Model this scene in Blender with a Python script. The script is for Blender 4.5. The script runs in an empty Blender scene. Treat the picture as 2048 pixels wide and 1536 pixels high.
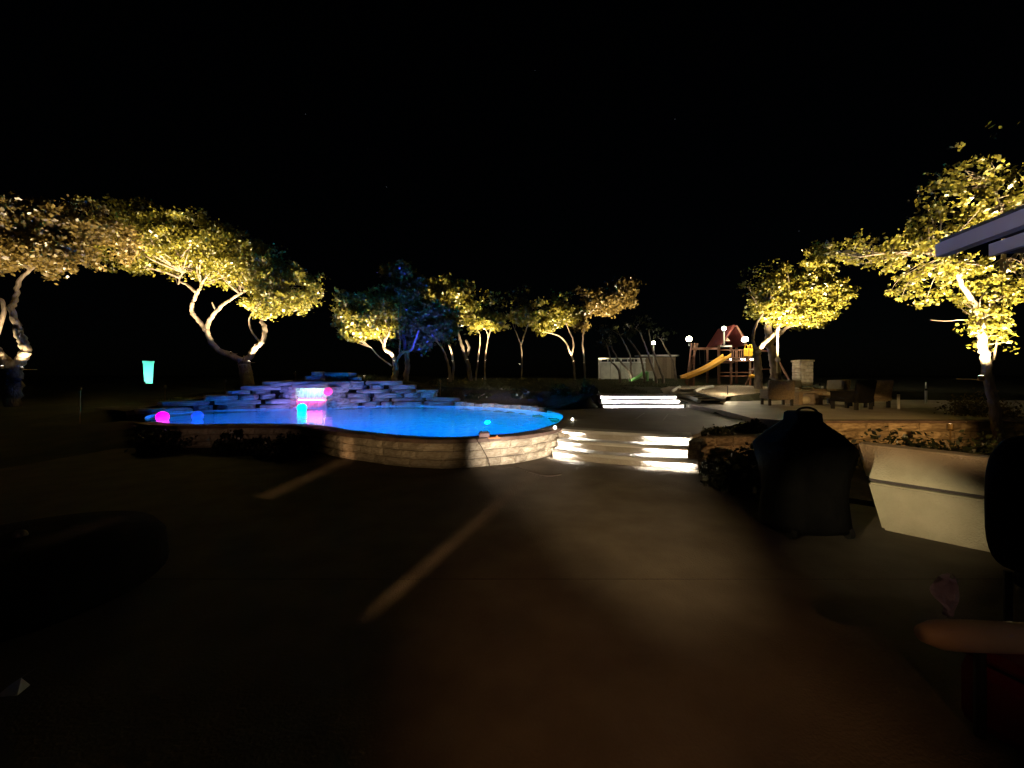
import bpy, bmesh, math, random
import numpy as np
from mathutils import Vector, Matrix

R = math.radians
sc = bpy.context.scene
C = sc.collection

# ------------------------------------------------------------------ camera
EYE, F, HZ = 1.6, 780.0, 760.0          # eye height, focal length and horizon row (2048 px wide picture)
cam = bpy.data.cameras.new('camera')
cam.sensor_width = 36.0
cam.lens = 36.0 * F / 2048.0
cam.shift_y = -(768.0 - HZ) / 2048.0
cam.clip_end = 2000
cam.clip_start = 0.05
co = bpy.data.objects.new('camera', cam)
co.location = (0, 0, EYE)
co.rotation_euler = (R(90), 0, 0)
C.objects.link(co)
sc.camera = co

# ------------------------------------------------------------------ sky and moon
w = bpy.data.worlds.new('World'); sc.world = w; w.use_nodes = True
nt = w.node_tree; nt.nodes.clear()
sky = nt.nodes.new('ShaderNodeTexSky'); sky.sky_type = 'NISHITA'; sky.sun_disc = False
sky.sun_elevation = R(20); sky.sun_rotation = R(-140)
bg = nt.nodes.new('ShaderNodeBackground'); bg.inputs[1].default_value = 0.00012
wo = nt.nodes.new('ShaderNodeOutputWorld')
nt.links.new(sky.outputs[0], bg.inputs[0]); nt.links.new(bg.outputs[0], wo.inputs[0])
sun = bpy.data.lights.new('moon', 'SUN'); sun.energy = 0.0012; sun.angle = R(0.5); sun.color = (0.7, 0.8, 1.0)
so = bpy.data.objects.new('moon', sun); so.rotation_euler = (R(62), 0, R(-40)); C.objects.link(so)
sc.view_settings.view_transform = 'Standard'
sc.view_settings.look = 'None'
sc.view_settings.exposure = 0.0
sc.view_settings.gamma = 1.0
sc.view_settings.use_curve_mapping = False
sc.cycles.max_bounces = 8
sc.cycles.transparent_max_bounces = 12
sc.cycles.sample_clamp_indirect = 4.0
sc.cycles.use_denoising = True

# ------------------------------------------------------------------ helpers
def at(px, py, D):
    return Vector(((px - 1024.0) / F * D, D, EYE - (py - HZ) / F * D))
def gnd(px, py, z=0.0):
    D = (EYE - z) * F / (py - HZ)
    return Vector(((px - 1024.0) / F * D, D, z))

def tag(o, label=None, cat=None, group=None, kind=None):
    if label: o['label'] = label
    if cat: o['category'] = cat
    if group: o['group'] = group
    if kind: o['kind'] = kind
    return o
def empty(name, loc, label, cat, group=None, rz=0.0):
    o = bpy.data.objects.new(name, None); o.location = loc; o.rotation_euler = (0, 0, rz)
    o.empty_display_size = 0.2; C.objects.link(o)
    return tag(o, label, cat, group)
def obj(name, me, mat=None, parent=None, loc=None, rot=None, scale=None, smooth=False):
    if isinstance(me, bmesh.types.BMesh):
        m = bpy.data.meshes.new(name); me.normal_update(); me.to_mesh(m); me.free(); me = m
    o = bpy.data.objects.new(name, me)
    if mat is not None and not me.materials: me.materials.append(mat)
    if smooth: me.polygons.foreach_set('use_smooth', [True] * len(me.polygons))
    C.objects.link(o)
    if parent is not None: o.parent = parent
    if loc is not None: o.location = loc
    if rot is not None: o.rotation_euler = rot
    if scale is not None: o.scale = scale
    return o
def wobj(name, me, mat, parent, smooth=False):
    """mesh given in world coordinates, parented to an (unrotated) thing"""
    o = obj(name, me, mat, parent, smooth=smooth)
    if parent is not None:
        p = parent
        off = Vector((0, 0, 0))
        while p is not None:
            off += p.location; p = p.parent
        o.location = -off
    return o
def box(bm, c, s, rz=0.0, bevel=0.0, rx=0.0, ry=0.0):
    M = Matrix.Translation(c) @ Matrix.Rotation(rz, 4, 'Z') @ Matrix.Rotation(ry, 4, 'Y') @ Matrix.Rotation(rx, 4, 'X') @ Matrix.Diagonal((s[0], s[1], s[2], 1))
    r = bmesh.ops.create_cube(bm, size=1.0, matrix=M)
    if bevel:
        es = list({e for v in r['verts'] for e in v.link_edges})
        bmesh.ops.bevel(bm, geom=es, offset=bevel, segments=2, affect='EDGES', profile=0.5)
    return bm
def nb(): return bmesh.new()
def cyl(bm, p0, p1, r0, r1=None, n=10):
    p0, p1 = Vector(p0), Vector(p1)
    d = p1 - p0
    M = Matrix.Translation((p0 + p1) / 2) @ d.to_track_quat('Z', 'Y').to_matrix().to_4x4()
    bmesh.ops.create_cone(bm, cap_ends=True, segments=n, radius1=r0, radius2=r0 if r1 is None else r1, depth=d.length, matrix=M)
    return bm
def ball(bm, c, r, sub=2, sz=1.0):
    bmesh.ops.create_icosphere(bm, subdivisions=sub, radius=r, matrix=Matrix.Translation(c) @ Matrix.Diagonal((1, 1, sz, 1)))
    return bm
def catmull(pts, n=8, closed=False):
    P = [Vector(p) for p in pts]; out = []
    m = len(P)
    rng = range(m if closed else m - 1)
    for i in rng:
        g = (lambda k: P[k % m]) if closed else (lambda k: P[max(0, min(m - 1, k))])
        a, b, c, d = g(i - 1), g(i), g(i + 1), g(i + 2)
        for k in range(n):
            t = k / n
            out.append(0.5 * ((2 * b) + (c - a) * t + (2 * a - 5 * b + 4 * c - d) * t * t + (3 * b - a - 3 * c + d) * t ** 3))
    if not closed: out.append(P[-1])
    return out
def tube(bm, pts, radii, n=8, rough=0.0, rnd=None, cap=True):
    m = len(pts); rings = []
    up = Vector((0.31, 0.2, 0.93)).normalized()
    for i, p in enumerate(pts):
        t = (pts[min(m - 1, i + 1)] - pts[max(0, i - 1)]).normalized()
        a = t.cross(up)
        if a.length < 1e-3: a = t.cross(Vector((1, 0, 0)))
        a.normalize(); b = t.cross(a)
        rr = radii[i]
        ring = []
        for k in range(n):
            th = 2 * math.pi * k / n
            q = rr * (1 + (rnd.uniform(-rough, rough) if rnd and rough else 0))
            ring.append(bm.verts.new(p + a * math.cos(th) * q + b * math.sin(th) * q))
        rings.append(ring)
    for i in range(m - 1):
        for k in range(n):
            bm.faces.new((rings[i][k], rings[i][(k + 1) % n], rings[i + 1][(k + 1) % n], rings[i + 1][k]))
    if cap:
        bm.faces.new(rings[0][::-1]); bm.faces.new(rings[-1])
    return bm
def prism(poly, z0, z1):
    """solid slab from a plan polygon (list of (x, y))"""
    bm = nb()
    bot = [bm.verts.new((p[0], p[1], z0)) for p in poly]
    top = [bm.verts.new((p[0], p[1], z1)) for p in poly]
    n = len(poly)
    f1 = bm.faces.new(top); f0 = bm.faces.new(bot[::-1])
    for i in range(n):
        bm.faces.new((bot[i], bot[(i + 1) % n], top[(i + 1) % n], top[i]))
    bmesh.ops.recalc_face_normals(bm, faces=bm.faces[:])
    bmesh.ops.triangulate(bm, faces=[f for f in bm.faces if len(f.verts) > 4])
    return bm
def sheet(poly, z):
    bm = nb()
    bm.faces.new([bm.verts.new((p[0], p[1], z)) for p in poly])
    bmesh.ops.triangulate(bm, faces=bm.faces[:])
    bmesh.ops.recalc_face_normals(bm, faces=bm.faces[:])
    for f in bm.faces:
        if f.normal.z < 0: f.normal_flip()
    return bm
class Path:
    def __init__(self, pts):
        self.p = [Vector((q[0], q[1], 0)) for q in pts]
        self.s = [0.0]
        for i in range(1, len(self.p)): self.s.append(self.s[-1] + (self.p[i] - self.p[i - 1]).length)
        self.L = self.s[-1]
    def pt(self, s):
        s = max(0.0, min(self.L - 1e-5, s))
        for i in range(len(self.s) - 1):
            if s <= self.s[i + 1]:
                t = (s - self.s[i]) / max(1e-9, self.s[i + 1] - self.s[i])
                return self.p[i].lerp(self.p[i + 1], t)
        return self.p[-1]
    def tan(self, s):
        return (self.pt(s + 0.15) - self.pt(s - 0.15)).normalized()
def inside(x, y, poly):
    c = False; n = len(poly); j = n - 1
    for i in range(n):
        xi, yi, xj, yj = poly[i][0], poly[i][1], poly[j][0], poly[j][1]
        if (yi > y) != (yj > y) and x < (xj - xi) * (y - yi) / (yj - yi) + xi: c = not c
        j = i
    return c

# ------------------------------------------------------------------ materials
def mat(name, col, rough=0.8, col2=None, scale=4.0, bump=0.0, bscale=None, metallic=0.0, detail=6.0, spec=0.5, emit=None, estr=0.0, stretch=None, ramp=(0.35, 0.65), cells=False):
    m = bpy.data.materials.new(name); m.use_nodes = True
    t = m.node_tree; b = t.nodes['Principled BSDF']
    b.inputs['Base Color'].default_value = (*col, 1); b.inputs['Roughness'].default_value = rough
    b.inputs['Metallic'].default_value = metallic; b.inputs['Specular IOR Level'].default_value = spec
    tc = t.nodes.new('ShaderNodeTexCoord')
    vec = tc.outputs['Object']
    if stretch:
        mp = t.nodes.new('ShaderNodeMapping'); mp.inputs['Scale'].default_value = stretch
        t.links.new(vec, mp.inputs[0]); vec = mp.outputs[0]
    if col2 is not None:
        no = t.nodes.new('ShaderNodeTexNoise'); no.inputs['Scale'].default_value = scale; no.inputs['Detail'].default_value = detail
        t.links.new(vec, no.inputs['Vector'])
        cr = t.nodes.new('ShaderNodeValToRGB')
        cr.color_ramp.elements[0].position = ramp[0]; cr.color_ramp.elements[1].position = ramp[1]
        cr.color_ramp.elements[0].color = (*col, 1); cr.color_ramp.elements[1].color = (*col2, 1)
        t.links.new(no.outputs['Fac'], cr.inputs[0])
        oi = t.nodes.new('ShaderNodeObjectInfo')
        hs = t.nodes.new('ShaderNodeHueSaturation')
        mr = t.nodes.new('ShaderNodeMapRange'); mr.inputs['To Min'].default_value = 0.8; mr.inputs['To Max'].default_value = 1.2
        t.links.new(oi.outputs['Random'], mr.inputs[0]); t.links.new(mr.outputs[0], hs.inputs['Value'])
        t.links.new(cr.outputs[0], hs.inputs['Color']); t.links.new(hs.outputs[0], b.inputs['Base Color'])
    if bump:
        n2 = t.nodes.new('ShaderNodeTexNoise'); n2.inputs['Scale'].default_value = bscale or scale * 6; n2.inputs['Detail'].default_value = 8
        t.links.new(vec, n2.inputs['Vector'])
        bp = t.nodes.new('ShaderNodeBump'); bp.inputs['Strength'].default_value = bump; bp.inputs['Distance'].default_value = 0.05
        t.links.new(n2.outputs['Fac'], bp.inputs['Height']); t.links.new(bp.outputs[0], b.inputs['Normal'])
    if emit is not None:
        b.inputs['Emission Color'].default_value = (*emit, 1); b.inputs['Emission Strength'].default_value = estr
    return m
def emitter(name, col, s):
    m = bpy.data.materials.new(name); m.use_nodes = True
    t = m.node_tree; t.nodes.clear()
    e = t.nodes.new('ShaderNodeEmission'); e.inputs[0].default_value = (*col, 1); e.inputs[1].default_value = s
    o = t.nodes.new('ShaderNodeOutputMaterial'); t.links.new(e.outputs[0], o.inputs[0])
    return m
def leaf_mat(name, c1, c2):
    m = bpy.data.materials.new(name); m.use_nodes = True
    t = m.node_tree; t.nodes.clear()
    g = t.nodes.new('ShaderNodeNewGeometry')
    cr = t.nodes.new('ShaderNodeValToRGB')
    cr.color_ramp.elements[0].color = (*c1, 1); cr.color_ramp.elements[1].color = (*c2, 1)
    t.links.new(g.outputs['Random Per Island'], cr.inputs[0])
    d = t.nodes.new('ShaderNodeBsdfDiffuse'); tr = t.nodes.new('ShaderNodeBsdfTranslucent')
    gl = t.nodes.new('ShaderNodeBsdfGlossy'); gl.inputs['Roughness'].default_value = 0.35; gl.inputs['Color'].default_value = (1, 1, 1, 1)
    mx = t.nodes.new('ShaderNodeMixShader'); mx.inputs[0].default_value = 0.35
    m2 = t.nodes.new('ShaderNodeMixShader'); m2.inputs[0].default_value = 0.05
    o = t.nodes.new('ShaderNodeOutputMaterial')
    t.links.new(cr.outputs[0], d.inputs[0]); t.links.new(cr.outputs[0], tr.inputs[0])
    t.links.new(d.outputs[0], mx.inputs[1]); t.links.new(tr.outputs[0], mx.inputs[2])
    t.links.new(mx.outputs[0], m2.inputs[1]); t.links.new(gl.outputs[0], m2.inputs[2])
    t.links.new(m2.outputs[0], o.inputs[0])
    return m

M = {}
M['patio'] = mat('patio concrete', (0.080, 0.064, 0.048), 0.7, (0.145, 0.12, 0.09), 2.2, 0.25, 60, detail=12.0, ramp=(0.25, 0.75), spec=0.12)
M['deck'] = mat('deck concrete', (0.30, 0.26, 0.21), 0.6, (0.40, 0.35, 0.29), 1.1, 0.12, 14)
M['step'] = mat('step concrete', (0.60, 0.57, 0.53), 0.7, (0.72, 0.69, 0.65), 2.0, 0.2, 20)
M['lime'] = mat('limestone', (0.40, 0.32, 0.22), 0.9, (0.60, 0.52, 0.40), 5.0, 0.7, 16)
M['coping'] = mat('coping stone', (0.10, 0.065, 0.05), 0.55, (0.17, 0.11, 0.085), 6.0, 0.3, 30)
M['ledge'] = mat('ledge stone', (0.20, 0.17, 0.16), 0.85, (0.48, 0.43, 0.40), 3.5, 1.0, 7)
M['core'] = mat('rubble', (0.05, 0.045, 0.04), 0.95, (0.09, 0.08, 0.07), 3, 0.5)
M['fieldstone'] = mat('field stone', (0.22, 0.15, 0.08), 0.9, (0.42, 0.31, 0.18), 4.0, 0.7, 14)
M['soil'] = mat('mulch', (0.035, 0.025, 0.018), 0.95, (0.07, 0.05, 0.035), 9, 0.8, 40)
M['gravel'] = mat('gravel', (0.20, 0.16, 0.11), 0.95, (0.42, 0.35, 0.26), 14, 0.9, 30)
M['grass'] = mat('lawn', (0.022, 0.028, 0.008), 0.95, (0.06, 0.06, 0.02), 1.2, 0.8, 60)
M['blade'] = leaf_mat('grass blades', (0.03, 0.045, 0.012), (0.09, 0.09, 0.03))
M['bark'] = mat('bark', (0.13, 0.10, 0.075), 0.95, (0.27, 0.22, 0.17), 7, 1.0, 22, stretch=(1, 1, 0.35))
M['leaf'] = leaf_mat('oak leaves', (0.06, 0.062, 0.010), (0.27, 0.24, 0.032))
M['leaf2'] = leaf_mat('tan oak leaves', (0.10, 0.07, 0.018), (0.21, 0.155, 0.045))
M['shrub'] = leaf_mat('shrub leaves', (0.010, 0.015, 0.006), (0.028, 0.033, 0.012))
M['plaster'] = mat('pool plaster', (0.55, 0.72, 0.85), 0.8, (0.62, 0.80, 0.92), 1.5, 0.1, 8)
M['cream'] = mat('cream stucco', (0.52, 0.45, 0.32), 0.9, (0.60, 0.53, 0.39), 5, 0.35, 60)
M['black'] = mat('black vinyl', (0.006, 0.0055, 0.0055), 0.9, (0.010, 0.0095, 0.009), 5, 0.3, 12, spec=0.08)
M['darkmetal'] = mat('dark metal', (0.03, 0.028, 0.026), 0.5, metallic=0.6)
M['brass'] = mat('aged brass', (0.22, 0.14, 0.06), 0.5, metallic=0.8)
M['wood'] = mat('cedar', (0.10, 0.04, 0.02), 0.7, (0.17, 0.07, 0.035), 3, 0.3, 20, stretch=(1, 1, 6))
M['red'] = mat('red canvas', (0.07, 0.006, 0.004), 0.8, (0.11, 0.012, 0.008), 4)
M['yellow'] = mat('yellow plastic', (0.72, 0.36, 0.02), 0.4, (0.78, 0.42, 0.03), 2)
M['green'] = mat('green plastic', (0.20, 0.50, 0.16), 0.4, (0.25, 0.58, 0.2), 2)
M['vinyl'] = mat('white vinyl', (0.50, 0.49, 0.42), 0.7, (0.60, 0.59, 0.50), 3)
M['vinyld'] = mat('vinyl trim', (0.72, 0.71, 0.66), 0.6, (0.78, 0.77, 0.72), 3)
M['slot'] = mat('dark slot', (0.02, 0.02, 0.02), 0.9)
M['metalroof'] = mat('pale sheet metal', (0.55, 0.55, 0.52), 0.5, (0.65, 0.65, 0.62), 3)
M['rope'] = mat('rope', (0.62, 0.52, 0.34), 0.9, (0.7, 0.6, 0.42), 30)
M['chair'] = mat('wicker', (0.24, 0.18, 0.11), 0.85, (0.34, 0.26, 0.17), 20, 0.6, 60)
M['cushion'] = mat('cushion', (0.45, 0.40, 0.30), 0.9, (0.52, 0.47, 0.36), 8, 0.3, 50)
M['table'] = mat('stone table', (0.22, 0.18, 0.13), 0.8, (0.30, 0.25, 0.19), 8, 0.3)
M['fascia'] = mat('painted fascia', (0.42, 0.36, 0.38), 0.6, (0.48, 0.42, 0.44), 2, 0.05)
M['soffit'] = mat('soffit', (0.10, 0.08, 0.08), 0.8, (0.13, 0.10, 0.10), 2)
M['shingle'] = mat('shingles', (0.05, 0.045, 0.045), 0.9, (0.09, 0.08, 0.08), 6, 0.6)
M['stuccowall'] = mat('house stucco', (0.42, 0.36, 0.28), 0.9, (0.48, 0.42, 0.34), 3, 0.3)
M['teal'] = mat('teal plastic', (0.10, 0.62, 0.52), 0.5, (0.13, 0.70, 0.58), 2)
M['tan'] = mat('tan vinyl', (0.22, 0.15, 0.095), 0.7, (0.28, 0.19, 0.12), 3)
M['mauve'] = mat('mauve cloth', (0.36, 0.26, 0.31), 0.95, (0.44, 0.33, 0.38), 8, 0.4, 30)
M['redgloss'] = mat('red gloss', (0.12, 0.005, 0.01), 0.12, (0.15, 0.008, 0.015), 2)
M['paper'] = mat('white paper', (0.75, 0.75, 0.74), 0.9, (0.8, 0.8, 0.79), 4)
M['chalk'] = mat('chalk', (0.62, 0.60, 0.56), 0.95, (0.40, 0.36, 0.31), 9)
M['white'] = mat('white enamel', (0.75, 0.74, 0.70), 0.5)
M['orange'] = mat('orange rubber', (0.62, 0.22, 0.08), 0.7, (0.68, 0.26, 0.1), 4)
M['cord'] = mat('cord', (0.05, 0.03, 0.02), 0.6)
M['led'] = emitter('white step light', (1.0, 0.92, 0.80), 60)
M['bulb'] = emitter('bulb glow', (1.0, 0.90, 0.68), 30)
M['lens'] = emitter('uplight lens', (1.0, 0.80, 0.48), 20)
M['pinkled'] = emitter('pink light', (1.0, 0.06, 0.35), 45)
M['cyanled'] = emitter('cyan light', (0.35, 0.85, 1.0), 120)
M['violetled'] = emitter('violet light', (0.45, 0.25, 1.0), 10)
M['poollens'] = emitter('pool light lens', (0.2, 0.7, 1.0), 12)

# water: clear, slightly rippled
wm = bpy.data.materials.new('pool water'); wm.use_nodes = True
t = wm.node_tree; b = t.nodes['Principled BSDF']
b.inputs['Base Color'].default_value = (0.75, 0.92, 1.0, 1); b.inputs['Roughness'].default_value = 0.0
b.inputs['IOR'].default_value = 1.33; b.inputs['Transmission Weight'].default_value = 1.0
tc = t.nodes.new('ShaderNodeTexCoord'); no = t.nodes.new('ShaderNodeTexNoise')
no.inputs['Scale'].default_value = 2.4; no.inputs['Detail'].default_value = 3
bp = t.nodes.new('ShaderNodeBump'); bp.inputs['Strength'].default_value = 0.5; bp.inputs['Distance'].default_value = 0.05
t.links.new(tc.outputs['Object'], no.inputs['Vector']); t.links.new(no.outputs['Fac'], bp.inputs['Height']); t.links.new(bp.outputs[0], b.inputs['Normal'])
M['water'] = wm
# falling water: streaky sheet
fm = bpy.data.materials.new('falling water'); fm.use_nodes = True
t = fm.node_tree; t.nodes.clear()
tc = t.nodes.new('ShaderNodeTexCoord'); mp = t.nodes.new('ShaderNodeMapping'); mp.inputs['Scale'].default_value = (9, 9, 1.2)
no = t.nodes.new('ShaderNodeTexNoise'); no.inputs['Scale'].default_value = 1.6; no.inputs['Detail'].default_value = 5
mr = t.nodes.new('ShaderNodeMapRange'); mr.inputs['From Min'].default_value = 0.35; mr.inputs['From Max'].default_value = 0.7; mr.inputs['To Min'].default_value = 0.45; mr.inputs['To Max'].default_value = 0.85
tr = t.nodes.new('ShaderNodeBsdfTransparent'); tl = t.nodes.new('ShaderNodeBsdfTranslucent'); df = t.nodes.new('ShaderNodeBsdfDiffuse')
for q in (tl, df): q.inputs[0].default_value = (0.8, 0.85, 0.9, 1)
m1 = t.nodes.new('ShaderNodeMixShader'); m1.inputs[0].default_value = 0.5
m2 = t.nodes.new('ShaderNodeMixShader'); ou = t.nodes.new('ShaderNodeOutputMaterial')
t.links.new(tc.outputs['Object'], mp.inputs[0]); t.links.new(mp.outputs[0], no.inputs['Vector']); t.links.new(no.outputs['Fac'], mr.inputs[0])
t.links.new(tl.outputs[0], m1.inputs[1]); t.links.new(df.outputs[0], m1.inputs[2])
t.links.new(mr.outputs[0], m2.inputs[0]); t.links.new(tr.outputs[0], m2.inputs[1]); t.links.new(m1.outputs[0], m2.inputs[2]); t.links.new(m2.outputs[0], ou.inputs[0])
M['fall'] = fm

def spot(parent, loc, target, W, cone, blend=0.6, col=(1.0, 0.78, 0.45), rad=0.03, name='lamp'):
    l = bpy.data.lights.new(name, 'SPOT'); l.energy = W; l.spot_size = R(cone); l.spot_blend = blend; l.color = col; l.shadow_soft_size = rad
    o = bpy.data.objects.new(name, l); C.objects.link(o)
    o.location = loc; o.rotation_euler = (Vector(target) - Vector(loc)).to_track_quat('-Z', 'Y').to_euler()
    if parent is not None:
        o.parent = parent; o.location = Vector(loc) - parent.location
    return o
def point(parent, loc, W, col, rad=0.05, name='lamp'):
    l = bpy.data.lights.new(name, 'POINT'); l.energy = W; l.color = col; l.shadow_soft_size = rad
    o = bpy.data.objects.new(name, l); C.objects.link(o); o.location = loc
    if parent is not None:
        o.parent = parent; o.location = Vector(loc) - parent.location
    return o

# ------------------------------------------------------------------ plan of the place
Z1, ZT, Z2, ZW = 0.53, 0.66, 0.985, 0.44        # deck, right terrace, upper lawn, pool water
near = [gnd(px, py, Z1) for px, py in [(305, 843), (340, 847), (400, 848), (480, 847), (560, 847), (620, 849), (660, 853), (700, 860), (760, 866), (830, 872), (900, 874), (980, 870), (1030, 866), (1080, 858), (1110, 848)]]
far = [(1.54, 11.9), (1.16, 13.7), (0.1, 15.3), (-1.6, 16.75), (-3.9, 17.4), (-6.1, 17.3), (-7.9, 16.6), (-9.4, 16.1), (-10.7, 15.2), (-11.7, 14.3), (-12.0, 13.2), (-11.2, 11.9)]
outline = [(p.x, p.y) for p in near] + far
POOL = [(p.x, p.y) for p in catmull([(a, b, 0) for a, b in outline], 5, True)]
nearp = catmull([(p.x, p.y, 0) for p in near], 6)
def offset(pts, d):
    out = []
    for i, p in enumerate(pts):
        tg = (pts[min(len(pts) - 1, i + 1)] - pts[max(0, i - 1)]).normalized()
        out.append(p + Vector((tg.y, -tg.x, 0)) * d)
    return out

DECK = [(1.16, 8.62), (2.4, 7.98), (3.51, 7.59), (3.72, 7.78), (4.0, 8.25), (4.5, 8.69), (5.2, 9.2), (5.9, 9.7), (6.45, 12.1), (6.75, 15.1), (5.1, 15.0), (3.5, 14.9), (2.3, 14.2), (1.35, 14.1)] + [(1.22, 13.62), (1.5, 12.8), (1.56, 11.9), (1.4, 10.6), (1.08, 9.5), (0.82, 8.85)]
TERR = [(5.95, 9.72), (6.35, 9.02), (7.7, 9.15), (12, 9.05), (20, 8.8), (24, 18), (16, 19), (9.5, 17.2), (6.85, 15.4), (6.5, 12.1)]
RIM = [(p.x, p.y) for p in catmull([(-12.5, 12.6, 0), (-12.2, 13.8, 0), (-11.2, 15.25, 0), (-9.8, 16.3, 0), (-8.0, 17.0, 0), (-6.2, 17.6, 0), (-4.6, 17.8, 0), (-2.8, 17.6, 0)], 4)]
RIM2 = [(p.x, p.y) for p in catmull([(-2.8, 17.35, 0), (-1.4, 16.8, 0), (0.2, 15.5, 0), (1.1, 14.2, 0), (1.5, 12.5, 0)], 5)]
def sm(a, b, x):
    t = max(0.0, min(1.0, (x - a) / (b - a))); return t * t * (3 - 2 * t)
def terrain(x, y):
    if y < 9: z = 0.0
    else: z = 0.0
    # general rise away from the house
    up = sm(7.5, 16.0, y)
    z = -0.08 + up * (Z2 + 0.08)
    if y > 16: z += 0.033 * (min(y, 25) - 16)
    if y > 25: z += 0.075 * (min(y, 31) - 25)
    if y > 31: z += 0.02 * min(y - 31, 30)
    # left side stays lower near the pool end
    z -= 0.35 * sm(-9, -16, x) * sm(10, 16, y) * (1 - sm(20, 30, y))
    # mound behind the rock feature
    z += 0.75 * math.exp(-(((x + 8.6) / 4.2) ** 2 + ((y - 19.6) / 1.9) ** 2))
    z += 0.03 * math.sin(x * 0.9 + y * 0.4) * up
    if x > 6 and y < 21:
        f = sm(6.3, 7.2, x); alt = ZT - 0.03 + sm(14.6, 21, y) * (1.15 - ZT + 0.03)
        if y < 9.5: alt = z
        z = z + (alt - z) * f
    if -15 < x < 3 and 11 < y < 21:
        d = min(math.hypot(x - a, y - b) for a, b in RIM)
        z = min(z, ZW - 0.45 + max(0.0, d - 0.9) * 1.1)
        d = min(math.hypot(x - a, y - b) for a, b in RIM2)
        z = min(z, ZW - 0.7 + max(0.0, d - 0.3) * 0.62)
    return z

# --- terrain sheet
bm = nb()
xs = sorted(set([round(v, 3) for v in list(np.arange(-30, 30.01, 0.5)) + [-600, -300, -150, -80, -50, -40, 40, 50, 80, 150, 300, 600]]))
ys = sorted(set([round(v, 3) for v in list(np.arange(-6, 40.01, 0.5)) + [-60, -30, -15, -10, 45, 55, 70, 100, 150, 300, 600, 1200]]))
grid = {}
platform = [(p.x, p.y) for p in offset(nearp, 0.1)] + far
for i, x in enumerate(xs):
    for j, y in enumerate(ys):
        z = terrain(x, y)
        if inside(x, y, platform): z = -1.6
        elif inside(x, y, DECK): z = min(z, 0.2)
        elif inside(x, y, TERR): z = min(z, 0.5)
        elif 3.3 < x < 7.0 and 14.6 < y < 16.6: z = min(z, 0.3)
        elif y < 9.2 and -9.5 < x < 22: z = min(z, -0.06)
        grid[i, j] = bm.verts.new((x, y, z))
for i in range(len(xs) - 1):
    for j in range(len(ys) - 1):
        bm.faces.new((grid[i, j], grid[i + 1, j], grid[i + 1, j + 1], grid[i, j + 1]))
ground = obj('lawn', bm, M['grass'], smooth=True); tag(ground, 'dark dormant lawn rising behind the pool', None, None, 'structure')

# grass blades where the lawn is lit
def cards(rng, pts, size, n_up=0.0, aspect=1.6):
    n = len(pts)
    a = rng.normal(size=(n, 3)); a[:, 2] *= (1 - n_up); a /= np.linalg.norm(a, axis=1)[:, None]
    b = rng.normal(size=(n, 3)); b -= (b * a).sum(1)[:, None] * a; b /= np.linalg.norm(b, axis=1)[:, None]
    s = size * rng.uniform(0.6, 1.35, size=(n, 1))
    v = np.empty((n, 4, 3))
    v[:, 0] = pts - a * s * 0.5 * aspect; v[:, 1] = pts + b * s * 0.5
    v[:, 2] = pts + a * s * 0.5 * aspect; v[:, 3] = pts - b * s * 0.5
    return v.reshape(-1, 3)
def quads(name, v):
    me = bpy.data.meshes.new(name); n = len(v) // 4
    me.vertices.add(len(v)); me.vertices.foreach_set('co', v.astype(np.float32).ravel())
    me.loops.add(len(v)); me.loops.foreach_set('vertex_index', np.arange(len(v), dtype=np.int32))
    me.polygons.add(n); me.polygons.foreach_set('loop_start', np.arange(0, len(v), 4, dtype=np.int32)); me.polygons.foreach_set('loop_total', np.full(n, 4, np.int32))
    me.update(calc_edges=True)
    return me
rng = np.random.default_rng(5)
def blades(n, x0, x1, y0, y1, h):
    out = []
    for k in range(n):
        x, y = rng.uniform(x0, x1), rng.uniform(y0, y1)
        if inside(x, y, POOL) or inside(x, y, DECK) or inside(x, y, TERR) or (3.2 < x < 7 and 14.5 < y < 16.7): continue
        if 6.2 < x < 14 and y < 22.5: continue
        z = terrain(x, y) - 0.01; a = rng.uniform(0, 6.28); wd = 0.012 + 0.01 * rng.random(); hh = h * rng.uniform(0.5, 1.4)
        lx, ly = rng.normal(0, 0.03, 2)
        cx, cy = math.cos(a) * wd, math.sin(a) * wd
        out += [(x - cx, y - cy, z), (x + cx, y + cy, z), (x + lx + cx * .3, y + ly + cy * .3, z + hh), (x + lx - cx * .3, y + ly - cy * .3, z + hh)]
    return np.array(out)
gv = np.concatenate([blades(26000, -6, 13, 15.5, 31, 0.07), blades(7000, -16, -5, 17.5, 23, 0.12)])
g = obj('grass', quads('grass', gv), M['blade']); tag(g, 'short dry grass blades on the lawn', 'grass', None, 'stuff')

# --- lower patio: two big concrete pours with an expansion joint between them
JY = 3.14
pout = [(p.x, p.y) for p in offset(nearp, 0.2)]
pn = [q for q in pout if q[0] > -9.3]
slab_far = [(-9.2, JY + 0.013)] + pn + [(0.95, 8.35), (1.2, 8.6), (3.5, 7.5), (3.4, 6.95), (3.6, 6.2), (3.95, 5.5), (4.6, 4.9), (7.5, 4.4), (7.5, JY + 0.013)]
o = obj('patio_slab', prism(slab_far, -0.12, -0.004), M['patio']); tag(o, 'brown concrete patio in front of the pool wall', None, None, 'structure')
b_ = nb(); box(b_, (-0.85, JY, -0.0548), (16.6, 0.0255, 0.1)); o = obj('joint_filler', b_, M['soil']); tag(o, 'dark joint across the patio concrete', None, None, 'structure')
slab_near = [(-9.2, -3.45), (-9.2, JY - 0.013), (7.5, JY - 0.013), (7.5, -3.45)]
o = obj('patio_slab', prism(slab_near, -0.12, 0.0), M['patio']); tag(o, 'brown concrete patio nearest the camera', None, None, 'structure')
o = obj('deck', prism(DECK, 0.1, Z1), M['deck']); tag(o, 'raised concrete pool deck between the two flights of steps', None, None, 'structure')
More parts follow.
